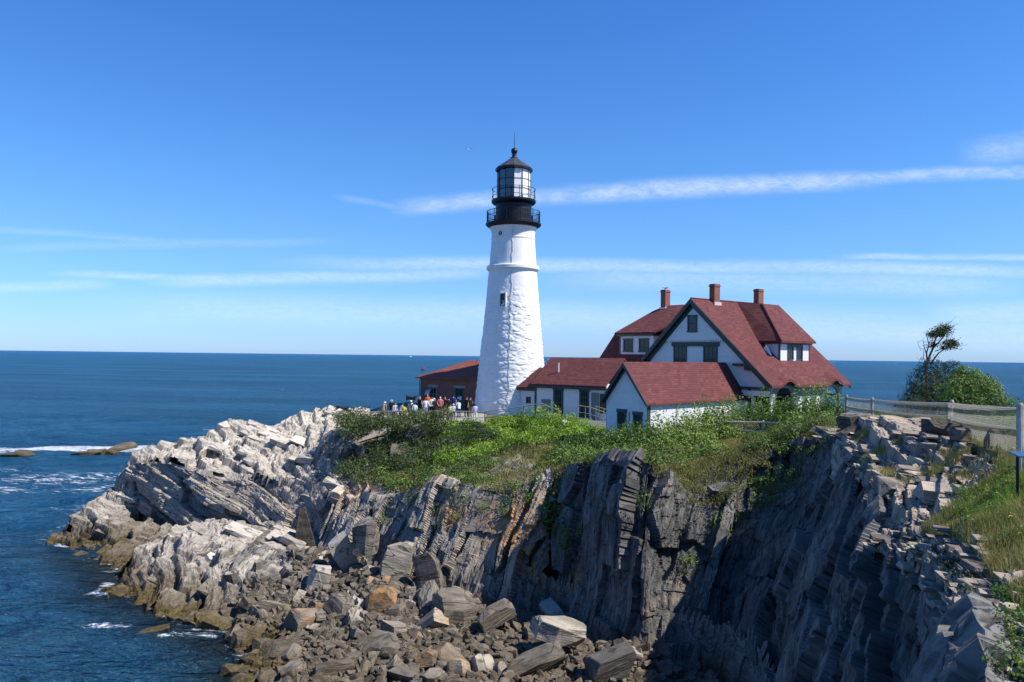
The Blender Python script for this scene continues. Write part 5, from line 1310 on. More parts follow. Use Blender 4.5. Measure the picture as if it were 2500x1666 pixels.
    bare('bare_shrub', 'leafless tan brushwood shrub growing on the shaded cliff face', (1528, 1325), 41.6, 1.15, 3.6, 46, M_TWIG, lean=(-.25, -.15), rad=.021, zfix=1)
    # low spruce mat on the slope
    o = Leaves(); b0 = (-1.0, 59.0); base = (b0[0], b0[1], gz(*b0))
    sp = empty('creeping_spruce', base, 0, 'low sprawling dark spruce mat with brown patches on the green slope', 'spruce')
    for px, py, dY, rx, h in ((1130, 1055, 0, .9, .25), (1160, 1072, -.6, 1.0, .22), (1190, 1062, .2, 1.0, .22), (1110, 1080, -.8, .9, .25), (1140, 1100, -1.4, 1.0, .22), (1215, 1075, -.3, .7, .2), (1165, 1045, .8, .8, .25), (1090, 1105, -1.4, .7, .2)):
        for lay in range(3): o.mound(tuple(np.array(pY(px, py, 58.5 + dY)) + np.array([rs.normal(0, .3), rs.normal(0, .3), .16 * lay])), rx, rx * .8, h * .5, 170, .11, rs, rs.uniform(.2, .6), aspect=.3)
    o.build('foliage', L_EVER, sp, base)
    dead = Leaves()
    for px, py in ((1165, 1078), (1190, 1085), (1150, 1090)): dead.mound(pY(px, py, 57.6), .7, .4, .12, 160, .13, rs, rs.uniform(.0, .25), aspect=.25)
    dead.build('dead_foliage', leaf_mat('dead_needles', (.09, .055, .035), (.16, .10, .065), (.22, .16, .11)), sp, base)
    # small leafy plant in the ledge
    c = pY(2262, 1105, 29.0); base = (c[0], c[1], gz(c[0], c[1]))
    o = empty('leafy_plant', base, 0, 'small green leafy plant rooted in the sunlit rock ledge', 'plant')
    L = Leaves()
    for px, py, r in ((2255, 1102, .34), (2280, 1108, .34), (2262, 1118, .36), (2240, 1110, .28), (2265, 1092, .25)): L.mound(pY(px, py, 28.8), r, r, r * .8, 330, .085, rs, rs.uniform(.45, .7), low=-2)
    L.build('foliage', L_MID, o, base)
    MB().tube([(0, 0, -.2), (.02, 0, .2), (0, 0, .45)], [.02, .016, .01], 5).build('stem', M_BARK, o)
build_single_plants()

def build_grass():
    rs = np.random.default_rng(77)
    def blades(name, label, px0, px1, y0, y1, n, hh, ww, ok, tintf, lean=.25):
        p = rs.uniform(px0, px1, n); y = rs.uniform(y0, y1, n); y = y0 + (y1 - y0) * ((y - y0) / (y1 - y0)) ** 0.75; x = (p - 1250) / FPX * y
        k = ok(p, x, y); x, y, p = x[k], y[k], p[k]; n = len(x)
        z = samp(HF, x, y) - .04
        cl = vnoise(np.stack([x, y, x * 0], 1), 1.6); k = rs.random(n) < np.clip((cl - .15) * 3.0, .4, 1); x, y, z, cl = x[k], y[k], z[k], cl[k]; n = len(x)
        P = np.stack([x, y, z], 1); an = rs.uniform(0, 2 * np.pi, n); h = rs.uniform(hh[0], hh[1], n) * (.6 + .7 * cl)
        w = rs.uniform(ww[0], ww[1], n); side = np.stack([np.cos(an), np.sin(an), 0 * an], 1) * w[:, None]
        ld = rs.normal(0, lean, (n, 3)); ld[:, 2] = 0; ld[:, 0] += .12
        tip = P + np.stack([0 * h, 0 * h, h], 1) + ld * h[:, None]; mid = P + np.stack([0 * h, 0 * h, h * .55], 1) + ld * h[:, None] * .35
        V = np.stack([P - side, P + side, mid + side * .7, tip, mid - side * .7], 1).reshape(-1, 3)
        t = np.clip(tintf(x, y) + rs.normal(0, .14, n), 0, 1)
        F = np.arange(n * 5).reshape(n, 5)
        tag(np_mesh(name, V, F, L_GRASS, attrs={'tint': ('FLOAT', np.repeat(t, 5))}), label, 'grass', kind='stuff')
    def okr(p, x, y): return (x > edge_x(y) + .45) & ((y < 19.5) | (x > 12.2 + (y - 19) * .42)) & (x > 5.6 + (y - 10) * 0.37 + 1.2 * (vnoise(np.stack([x, y, x * 0], 1), .8) - .5)) & (samp(HF, x, y) > 10.3)
    def tintr(x, y):
        q = np.stack([x, y, x * 0], 1); v = vnoise(q, .55); g = np.exp(-(((px_of(x, y) - 2440) / 120) ** 2)) * np.exp(-((y - 17.5) / 2.6) ** 2)
        return .02 + .42 * v + .6 * g
    blades('meadow_grass', 'tall green and straw grass on the near right slope', 2110, 2620, 8.0, 21.5, 120000, (.12, .36), (.004, .008), okr, tintr)
    blades('meadow_grass', 'dry grass behind the wooden fence on the right headland', 2060, 2560, 21.5, 48, 60000, (.15, .38), (.008, .014), lambda p, x, y: (samp(HF, x, y) > 10.8) & (x > 12.5 + (y - 19) * .42), lambda x, y: .15 + .55 * vnoise(np.stack([x, y, x * 0], 1), .5))
    blades('slope_grass', 'straw-coloured grass tufts on the middle slope above the cliff', 860, 1840, 40, 62, 90000, (.12, .34), (.012, .022), lambda p, x, y: (samp(HF, x, y) > 6.2) & (slope_of(x, y) < 1.2), lambda x, y: .10 + .55 * vnoise(np.stack([x, y, x * 0], 1), .4))
    # leafy weeds with some yellow flowers on the right slope
    W_ = Leaves()
    for x, y, r in scatter(2200, 2600, 10, 20, (.15, .4), 46, rs, lambda p, x, y: x > 7.3 + (y - 10) * .37):
        W_.mound((x, y, gz(x, y)), r, r, r * .75, 520, .055, rs, rs.uniform(.35, .85))
    for x, y, r in scatter(2460, 2620, 8.5, 11.5, (.2, .4), 14, rs): W_.mound((x, y, gz(x, y)), r, r, r * .9, 620, .05, rs, rs.uniform(.4, .7))
    tag(W_.build('weed_cover', L_MID), 'leafy green weeds among the grass of the near slope', 'weeds', kind='stuff')
    blades('ledge_grass', 'dry grass tufts in the joints of the sunlit rock ledge', 2080, 2440, 19.5, 38, 60000, (.10, .28), (.006, .011), lambda p, x, y: (samp(HF, x, y) > 10.6) & (vnoise(np.stack([x, y, x * 0], 1), .75) > .60), lambda x, y: .1 + .6 * vnoise(np.stack([x, y, x * 0], 1), .5))
    fl = Leaves()
    for k in range(60):
        y = rs.uniform(12, 26); p = rs.uniform(2210, 2500); x = (p - 1250) / FPX * y
        if x < 7.6 + (y - 10) * .37: continue
        q = np.array([x, y, gz(x, y) + rs.uniform(.25, .4)]) + rs.normal(0, .03, (10, 3)); fl.pts(q, np.tile(np.array([[0, -.3, 1]]), (10, 1)), .03, rs, .6)
    tag(fl.build('goldenrod', leaf_mat('yellow_flower', (.45, .32, .02), (.55, .42, .04), (.6, .5, .08))), 'tiny yellow goldenrod flower heads in the near grass', 'flowers', kind='stuff')
build_grass()
# ------------------------------------------------------------------ boulders of the cove
def rough_template(V, F, seed, amp=0.06):
    """subdivide a faceted block and roughen it"""
    bm = bmesh.new(); vs = [bm.verts.new(v) for v in V]
    for f in F: bm.faces.new([vs[i] for i in f])
    bmesh.ops.dissolve_limit(bm, angle_limit=0.03, verts=bm.verts[:], edges=bm.edges[:])
    bmesh.ops.bevel(bm, geom=bm.edges[:], offset=0.02, segments=1, affect='EDGES', clamp_overlap=True)
    bmesh.ops.triangulate(bm, faces=bm.faces[:])
    bmesh.ops.subdivide_edges(bm, edges=[e for e in bm.edges if e.calc_length() > .3], cuts=1, use_grid_fill=True)
    bmesh.ops.triangulate(bm, faces=bm.faces[:])
    off = Vector((seed * 3.1, seed * 1.7, seed * .9))
    for v in bm.verts: v.co += v.co.normalized() * (mnoise.noise(v.co * 2.6 + off) * amp + mnoise.noise(v.co * 7 + off) * amp * .4)
    me = bpy.data.meshes.new('boulder'); bm.to_mesh(me); bm.free()
    co = np.zeros(len(me.vertices) * 3, dtype=np.float32); me.vertices.foreach_get('co', co)
    a = me.attributes.new('bed', 'FLOAT_VECTOR', 'POINT'); a.data.foreach_set('vector', (co.reshape(-1, 3) * np.array([1.2, 1.2, 1.0]) + seed * 2.3).astype(np.float32).ravel())
    a = me.attributes.new('tone', 'FLOAT', 'POINT'); a.data.foreach_set('value', np.full(len(me.vertices), (seed * .37) % 1, dtype=np.float32))
    a = me.attributes.new('lichen', 'FLOAT', 'POINT'); a.data.foreach_set('value', np.full(len(me.vertices), .55 if seed % 9 == 4 else 0.0, dtype=np.float32))
    me.polygons.foreach_set('use_smooth', [False] * len(me.polygons))
    me.materials.append(M_BOULD)
    return me
BT = make_templates(20, 8, 17, 0.60, 0.92)
WEDGE = (np.array([(-.5, -.5, -.5), (.5, -.5, -.5), (.45, .5, -.5), (-.5, .5, -.5), (-.12, -.3, .45), (.16, -.25, .5), (.12, .2, .5), (-.1, .22, .42)]), np.array([(0, 2, 1), (0, 3, 2), (4, 5, 6), (4, 6, 7), (0, 1, 5), (0, 5, 4), (1, 2, 6), (1, 6, 5), (2, 3, 7), (2, 7, 6), (3, 0, 4), (3, 4, 7)]))
BT[2] = WEDGE
BM_ = [rough_template(v, f, i + 1) for i, (v, f) in enumerate(BT)]

def put_boulder(loc, dims, rot, k, label, group=None):
    o = bpy.data.objects.new('boulder', BM_[k % len(BM_)]); COL.objects.link(o)
    o.location = loc; o.scale = dims; o.rotation_euler = rot
    return tag(o, label, 'boulder', group)
def build_boulders():
    rs = np.random.default_rng(31)
    placed = []
    # the ones that stand out: (px, py centre, Y, dims, rot, template, label)
    big = [
        (1105, 1490, 41.0, (2.3, 1.9, 1.6), (.1, .15, .4), 0, 'largest dark brown boulder in the middle of the rubble'),
        (930, 1480, 42.2, (1.6, 1.4, 1.9), (0, .1, .2), 3, 'dark upright block with a flat pale top in the upper rubble'),
        (890, 1310, 48.0, (1.5, 1.3, 2.2), (.1, .1, -.2), 5, 'big blue-grey block with shaded front below the orange ledge'),
        (838, 1345, 48.6, (1.3, 1.2, 2.0), (.2, -.5, .3), 7, 'leaning dark wedge beside the big blue-grey block'),
        (970, 1370, 46.0, (1.9, .6, 2.2), (-.15, .35, .1), 9, 'broad flat grey slab tilted against the foot of the cliff'),
        (1045, 1395, 44.8, (1.5, .7, 2.1), (-.1, -.25, -.2), 11, 'pale pointed slab with a bright edge at the cliff foot'),
        (742, 1290, 53.0, (1.5, 1.0, 3.0), (.02, -.08, .1), 2, 'tall pointed grey pillar of rock beside the pale ledge'),
        (775, 1420, 45.8, (1.3, 1.2, 1.8), (.1, .25, .3), 4, 'dark ribbed block with pale top left of the rubble'),
        (835, 1605, 38.2, (2.0, 1.5, 1.2), (.2, .3, .5), 6, 'rounded brown boulder with shaded side near the waterline'),
        (935, 1590, 37.8, (1.8, 1.4, 1.3), (.3, -.4, .2), 8, 'tan tilted boulder with a dark hollow beneath in the rubble'),
        (690, 1600, 38.6, (2.2, 1.5, 1.1), (.1, .1, .4), 10, 'flat-topped dark weedy boulder at the edge of the water'),
        (745, 1520, 41.2, (1.6, 1.3, 1.3), (.2, .2, .8), 12, 'sandy-coloured smooth boulder just above the weed line'),
        (1365, 1540, 37.2, (2.3, 1.5, 0.9), (.1, .25, .2), 14, 'wide brown-topped slab at the edge of the cliff shadow'),
        (1310, 1620, 34.8, (2.6, 1.1, .7), (.15, -.3, .3), 16, 'long rusty flat slab low in the rubble'),
        (1490, 1615, 34.2, (2.2, 1.4, 1.0), (.1, -.35, .1), 18, 'pale jagged slab catching light beside the cliff shadow'),
        (1210, 1500, 39.6, (2.0, .9, .8), (.1, -.4, .4), 1, 'long pale-topped block lying across the upper rubble'),
        (600, 1565, 40.6, (1.7, 1.2, .8), (.1, .1, .6), 13, 'weed-covered flat boulder awash at the shore'),
        (575, 1650, 36.9, (1.4, 1.1, .9), (.1, .1, .2), 15, 'dark weedy boulder standing in the water at the bottom'),
        (1010, 1062, 60.3, (1.7, 1.2, 1.6), (.3, -.35, .4), 17, 'white-grey outcrop boulder poking out of the shrubs'),
        (985, 1115, 58.4, (1.9, 1.3, 1.2), (.2, .2, .1), 19, 'grey boulder under the white outcrop in the shrubs'),
        (1055, 1120, 57.6, (1.4, .9, .7), (.1, .2, .6), 6, 'small pale rock sheet among low shrubs'),
    ]
    for (px, py, Y, dm, rot, k, lab) in big:
        c = pY(px, py, Y); put_boulder(c, dm, rot, k, lab); placed.append((c[0], c[1], max(dm[:2]) * .42))
    # free-lying boulders, largest first
    def zone_ok(x, y):
        h = gz(x, y); p = float(px_of(x, y))
        return -0.5 < h < 3.0 and slope_of(x, y) < .55 and p > 560 and y > 29 and not (p < 720 and y > 47) 
    n = 0
    for size, want in ((1.05, 14), (0.80, 44), (0.60, 104), (0.45, 120)):
        c_ = 0
        for _ in range(want * 40):
            if c_ >= want: break
            y = rs.uniform(30, 50); p = rs.uniform(560, 1760); x = (p - 1250) / FPX * y
            if not zone_ok(x, y): continue
            s = size * rs.uniform(.8, 1.25)
            if p > 1180: s *= .85
            if any((x - a) ** 2 + (y - b) ** 2 < (.36 * s + .62 * c) ** 2 for a, b, c in placed): continue
            placed.append((x, y, s * .5))
            dm = (s * rs.uniform(.95, 1.7), s * rs.uniform(.65, 1.15), s * rs.uniform(.5, .95))
            z = gz(x, y) + dm[2] * .22 + rs.uniform(-.05, .3)
            put_boulder((x, y, z), dm, (rs.normal(0, .35), rs.normal(0, .35), rs.uniform(0, 6.28)), int(rs.integers(0, 20)), 'angular grey-brown boulder lying loose in the rubble of the cove', 'boulders in the cove'); c_ += 1; n += 1
    # smaller rubble, one heap
    Vs = []; Fs = []; B = []; T = []; base = 0
    for _ in range(7000):
        y = rs.uniform(29, 51); p = rs.uniform(600, 1780); x = (p - 1250) / FPX * y
        if not zone_ok(x, y): continue
        s = rs.uniform(.16, .52); tv, tf = BT[int(rs.integers(0, 20))]
        dm = np.array([s * rs.uniform(.9, 1.9), s * rs.uniform(.6, 1.1), s * rs.uniform(.4, .8)])
        from mathutils import Euler
        Rm = np.array(Euler((rs.normal(0, .5), rs.normal(0, .5), rs.uniform(0, 6.28))).to_matrix())
        V = (tv * dm) @ Rm.T + np.array([x, y, gz(x, y) + .05 + rs.uniform(0, .16)])
        Vs.append(V); Fs.append(tf + base); base += len(V); B.append(tv * dm + rs.uniform(0, 30)); T.append(np.full(len(V), rs.random()))
    V = np.concatenate(Vs)
    tag(np_mesh('rubble', V, np.concatenate(Fs), M_BOULD, attrs={'bed': ('FLOAT_VECTOR', np.concatenate(B)), 'tone': ('FLOAT', np.concatenate(T)), 'lichen': ('FLOAT', np.zeros(len(V)))}), 'small broken stones filling the gaps between the cove boulders', 'rubble', kind='stuff')
    # reef rocks in the breakers and weed rock in the cove
    for (px, py, Y, dm, lab) in ((25, 1114, 108, (4, 2.5, .8), 'lowest brown reef rock cut by the left edge of the photo'), (62, 1111, 110, (3.6, 2.6, 1.1), 'tallest brown reef rock in the foam at the far left'), (215, 1110, 111, (4.4, 2.4, 1.0), 'low brown reef rock left of the middle of the breakers'), (250, 1106, 112, (4.2, 2.4, 1.0), 'domed brown reef rock in the middle of the breakers'), (292, 1099, 117, (5.0, 2.6, .9), 'brown reef rock in the breakers nearest the pale ledge'),
                                 (360, 1547, 41.6, (2.2, .7, .35), 'small golden weed-covered rock just awash in the cove'), (262, 1444, 48.6, (.7, .6, .5), 'little dark rock in foam off the low headland')):
        c = pz(px, py, -.1); put_boulder(c, dm, (rs.normal(0, .1), rs.normal(0, .1), rs.normal(.2, .5)), len(lab), lab)
    # thrown slabs on the ledges of the right headland
    for (px, py, Y, dm, rot, k, lab) in ((2150, 1042, 36.5, (3.6, 1.6, 1.0), (0, .1, -.1), 2, 'massive dark slab capping the right headland below the fence'), (2085, 1030, 37.4, (1.4, 1.2, .8), (0, .05, .1), 5, 'broken block at the left tip of the massive capping slab'), (2330, 1053, 29.0, (1.9, .9, .55), (0, .14, -.1), 8, 'dark lichen-edged slab below the middle fence post'), (2300, 1100, 27.5, (1.5, .8, .5), (0, .05, 0), 11, 'tan squared block on the sunlit ledge'), (2365, 1108, 26.6, (.9, .7, .45), (0, .1, .2), 14, 'small tan block right of the squared block'), (2425, 1085, 24, (.35, .4, .9), (0, 0, .1), 3, 'narrow upright stone near the fence corner post'), (2240, 1075, 31.0, (2.0, .9, .35), (0, .22, -.2), 16, 'pale tilted slab sloping right on the headland'), (2380, 1065, 27.2, (1.5, .8, .5), (0, .16, 0), 6, 'grey bedded slab right of the lichen-edged slab')):
        put_boulder(pY(px, py, Y), dm, rot, k, lab)
build_boulders()
# ------------------------------------------------------------------ fences and rails
def wire_mat():
    m, t = new_mat('mesh_wire'); finish(t, (0.27, 0.26, 0.20), 0.5, spec=.4); return m
M_WIRE = wire_mat()
def build_fence(name, label, cat, posts, hp, rails, rp, rr, mat, mesh=True, square=False, gap=0.11, wr=0.0034, lean=None, group=None):
    """posts: list of (x, y); one thing with posts, rails and wire panels as parts"""
    base = (posts[0][0], posts[0][1], gz(*posts[0][:2]))
    o = empty(name, base, 0, label, cat, group)
    tops = []
    for i, p in enumerate(posts):
        z = p[2] if len(p) > 2 else gz(p[0], p[1])
        q = Vector((p[0] - base[0], p[1] - base[1], z - base[2])); ln = (lean or {}).get(i, (0, 0))
        top = q + Vector((ln[0], ln[1], hp)); tops.append((q, top))
        MB().tube([q - Vector((0, 0, .4)), q + Vector((0, 0, hp * .5)) + Vector((ln[0], ln[1], 0)) * .5, top - Vector((0, 0, .05)), top], [rp * 1.06, rp, rp * .97, rp * .7], 4 if square else 9).build('post', mat, o)
    for (a, at), (b, bt) in zip(tops[:-1], tops[1:]):
        dr = (b - a); L = Vector((dr.x, dr.y, 0)).length; n_ = Vector((-dr.y, dr.x, 0)).normalized()
        if n_.y > 0: n_ = -n_
        for h in rails:
            pa = a.lerp(at, h / hp); pb = b.lerp(bt, h / hp); sag = Vector((0, 0, -.012 * L * .4)); of = n_ * rp * .6
            MB().tube([pa + of, pa.lerp(pb, .33) + of + sag, pa.lerp(pb, .66) + of + sag, pb + of], rr, 7).build('rail', mat, o)
        if mesh:
            m = MB(); H_ = hp * .9; off = -n_ * .03
            k = -int(H_ / gap) - 1
            u = Vector((dr.x, dr.y, 0)).normalized(); sl_ = dr.z / L
            while k * gap < L:
                for sg in (1, -1):
                    # slanted wire clipped to the panel
                    s0 = k * gap; pts = []
                    t0 = max(0.0, -s0); t1 = min(H_, L - s0)
                    if t1 <= t0: continue
                    za, zb = (t0, t1) if sg == 1 else (H_ - t0, H_ - t1)
                    pa = a + u * (s0 + t0) + Vector((0, 0, za + sl_ * (s0 + t0) + .02)) + off; pb = a + u * (s0 + t1) + Vector((0, 0, zb + sl_ * (s0 + t1) + .02)) + off
                    m.tube([pa, pb], wr, 3, False)
                k += 1
            m.build('wire_panel', M_WIRE, o)
    return o
RF = [(13.25, 20.3), (17.95, 32), (19.45, 42), (20.65, 48)]
build_fence('wooden_fence', 'weathered grey post and rail fence with wire mesh along the right cliff top', 'fence', [(*p, z) for p, z in zip(RF, (12.58, 12.06, 11.66, 11.5))], 1.36, (1.2, .66), .085, .055, M_WOODG, lean={1: (.14, 0)})
SF = [pz(1752, 1063, 9.35)[:2], pz(1863, 1066, 9.45)[:2], pY(1945, 1050, 50.0)[:2]]
build_fence('wooden_fence', 'short grey railed fence with wire mesh among shrubs below the house', 'fence', [(*pY(1752, 1030, 52.5)[:2], 9.70), (*pY(1863, 1030, 51.2)[:2], 9.78), (*pY(1950, 1030, 49.6)[:2], 9.85)], 1.2, (1.08, .5), .09, .06, M_WOODG, gap=.13)
# rail along the terrace
TR = [pY(903, 1006, 62.0), pY(966, 1004, 62.2), pY(1071, 1004, 62.6), pY(1184, 1005, 62.6), pY(1279, 992, 61.8), pY(1322, 985, 61.2), pY(1366, 1003, 60.2)]
build_fence('guard_rail', 'grey railing along the terrace edge before the crowd and lighthouse', 'railing', [(p[0], p[1], p[2] - 1.0) for p in TR], 1.05, (1.0, .5), .045, .036, plain('dull_rail', (.25, .25, .24), .6), mesh=False)
def handrail(label, pts, legs, mat, rad=.028):
    P = [Vector(p) for p in pts]; base = Vector((P[0].x, P[0].y, 9.6)); o = empty('handrail', base, 0, label, 'handrail')
    MB().tube([p - base for p in P], rad, 7).build('rail', mat, o)
    MB().tube([p - base - Vector((0, 0, .5)) for p in P], rad * .7, 6).build('rail', M_STEEL, o)
    for k in legs:
        q = P[int(k)].lerp(P[min(int(k) + 1, len(P) - 1)], k % 1) - base
        MB().tube([q, (q.x, q.y, -.6)], .022, 6).build('post', M_STEEL, o)
handrail('longer yellowed handrail on the ramp beside the passage door', [pY(1410, 990, 58.6), pY(1442, 995, 57.8), pY(1478, 1008, 57.0)], (0.05, .6, 1.5, 1.97), M_YWOOD)
handrail('shorter yellowed handrail behind the longer one next to the outbuilding', [pY(1453, 992, 60.2), pY(1474, 998, 59.6), pY(1496, 1007, 59.0)], (0.1, 1.0, 1.9), M_YWOOD)
def misc():
    # deck at the ramp
    rt = empty('entrance_ramp', (6.4, 60.2, 9.8), math.atan2(-.63, .78), 'dark wooden ramp landing in front of the passage door', 'ramp')
    MB().box(-2.2, 1.6, -2.2, 2.6, -.3, .06).build('deck', M_DOORG, rt)
    MB().box(-2.2, 1.6, -2.28, -2.2, -.5, .10).build('skirt', M_DARK, rt)
    # leaning wooden marker in the shrubs
    c = pY(1378, 1036, 58.5); o = empty('wooden_marker', c, .3, 'weathered pale wooden board on a post tilted among bright shrubs', 'marker'); o.rotation_euler = (0, R(12), .3)
    MB().tube([(0, 0, -.8), (0, 0, .55)], .07, 4).build('post', M_WOODG, o); MB().box(-.22, .34, -.07, -.03, -.3, .32).build('board', M_WTRIM, o)
    # viewing scope
    c = pY(1004, 1003, 66.5); z = gz(c[0], c[1]); o = empty('viewing_scope', (c[0], c[1], z), -.2, 'dark navy twin viewing scope on a forked stand behind the railing', 'viewer')
    zt = H - (972 - 867) / FPX * 66.5 - z
    MB().tube([(0, 0, 0), (0, 0, zt - .75)], .07, 8).build('post', M_SIGN, o)
    b = MB(); b.tube([(0, 0, zt - .78), (-.12, 0, zt - .45), (-.14, 0, zt - .22)], .045, 6); b.build('fork', M_SIGN, o); b = MB(); b.tube([(0, 0, zt - .78), (.2, 0, zt - .45), (.24, 0, zt - .2)], .045, 6); b.build('fork', M_SIGN, o)
    MB().prism([(-.44, zt - .2), (-.40, zt + .28), (-.30, zt + .16), (.28, zt + .12), (.40, zt + .22), (.42, zt - .12), (.3, zt - .2), (.12, zt - .12), (0, zt - .2), (-.12, zt - .1), (-.26, zt - .2)], 'y', -.2, .2).build('scope_body', M_SIGN, o)
    # pole and slanted panel at the right edge
    c = pY(2484, 1235, 16.5); z = gz(c[0], c[1]); o = empty('sign_stand', (c[0], c[1], z), 0, 'black post with slanted blue-edged panel at the right edge of the photo', 'sign')
    zt = H - (1112 - 885) / FPX * 16.5 - z
    MB().tube([(0, 0, -.3), (0, 0, zt)], .03, 8).build('post', M_BLACK, o)
    p = MB().slab([(-.06, -.16, zt + .0), (.40, -.16, zt + .03), (.40, .2, zt + .09), (-.06, .2, zt + .06)], .03).build('panel', plain('blue_panel', (.04, .10, .18), .4), o)
    c = pY(2491, 1200, 18.4); z = gz(c[0], c[1]); o = tag(MB().tube([(0, 0, -.2), (0, 0, 1.35)], .035, 8).build('steel_pole', M_STEEL), 'plain grey steel pole behind the black sign post', 'pole'); o.location = (c[0], c[1], z)
    # bell buoy, boat
    c = pz(1033, 905, 0); o = empty('channel_buoy', (c[0], c[1], -.2), 0, 'red channel buoy floating beyond the brick building', 'buoy'); mr_ = plain('buoy_red', (.30, .04, .06), .5)
    MB().lathe([(1.9, -.8), (2.3, 0), (2.3, .9), (1.2, 1.2)], 20).build('hull', M_SIGN, o)
    MB().lathe([(1.3, 1.1), (1.0, 3.8), (.7, 3.9)], 6).build('tower', mr_, o); MB().lathe([(.5, 3.9), (.55, 5.0), (.2, 5.4)], 8).build('lantern', mr_, o)
    Yb = 6000; c = (ray(1003, 870).x / ray(1003, 870).y * Yb, Yb, 0); o = empty('motor_boat', c, .3, 'tiny white boat on the horizon left of the lighthouse', 'boat'); wh = plain('boat_white', (.8, .8, .8), .4)
    MB().prism([(-9, .3), (-8.5, 2.2), (8.5, 2.8), (10.5, 3.2), (8, .3)], 'y', -2, 2).build('hull', wh, o); MB().prism([(-4, 2.4), (-3.5, 6), (2.5, 6), (4, 2.6)], 'y', -1.5, 1.5).build('cabin', wh, o)
    # gulls
    mw = plain('gull_white', (.75, .75, .74), .7); mg = plain('gull_grey', (.32, .34, .37), .7); mbk = plain('beak_yellow', (.5, .32, .05), .5)
    def gull(name, loc, rz, label, flying):
        o = empty(name, loc, rz, label, 'gull')
        b = MB(); prof = [(.02, -.26), (.06, -.18), (.10, -.05), (.11, .06), (.075, .17), (.06, .22), (.062, .27), (.03, .325), (.01, .34)]
        V = MB().lathe(prof, 12); pts = [(y_, 0, 0) for y_ in ()]
        bm = MB(); bm.add([(v[2], v[0], v[1] + (max(0, v[2] - .12) * (.75 if not flying else .15))) for v in V.V], [f[::-1] for f in V.F]); bm.build('body', mw, o, True)
        zb = (.22 * .75 if not flying else .02)
        MB().tube([(.30, 0, zb), (.42, 0, zb - .015)], [.022, .006], 6).build('beak', mbk, o)
        for s in (1, -1):
            if flying: MB().add([(.10, .08 * s, .04), (-.10, .08 * s, .04), (-.06, .42 * s, .20), (.13, .40 * s, .20), (-.12, .80 * s, .12), (-.02, .82 * s, .13), (.0, .3 * s, .22), (.02, .4 * s, .24)], [(0, 1, 2, 3), (3, 2, 4, 5), (0, 3, 7, 6), (3, 5, 7), (1, 6, 2), (2, 7, 4), (6, 7, 2), (5, 4, 7)]).build('wing', mg, o)
            else: MB().add([(.10, .105 * s, .04), (-.05, .115 * s, .08), (-.32, .05 * s, .02), (-.10, .10 * s, -.05), (.04, .11 * s, -.04), (.0, .07 * s, .07), (-.2, .04 * s, .04)], [(0, 1, 5), (1, 2, 6), (0, 4, 3, 2, 1), (1, 6, 5), (0, 5, 6, 2, 3, 4)]).build('wing', mg, o)
        if not flying:
            for s in (1, -1): MB().tube([(-.02, .04 * s, -.08), (-.01, .04 * s, -.22)], .012, 5).build('leg', mbk, o)
        return o
    g = gull('gull', pY(1145, 366, 60), 1.2, 'small gull gliding in the blue sky left of the lantern', True); g.scale = (.5, .5, .5)
    x, y = frame_pt((14.2, 62, RZ), -7.0, 5.2); g = gull('gull', (x, y, 9.85 + 11.35 + .17), 2.8, 'white gull perched on the left chimney of the house', False); g.scale = (.9,) * 3
misc()

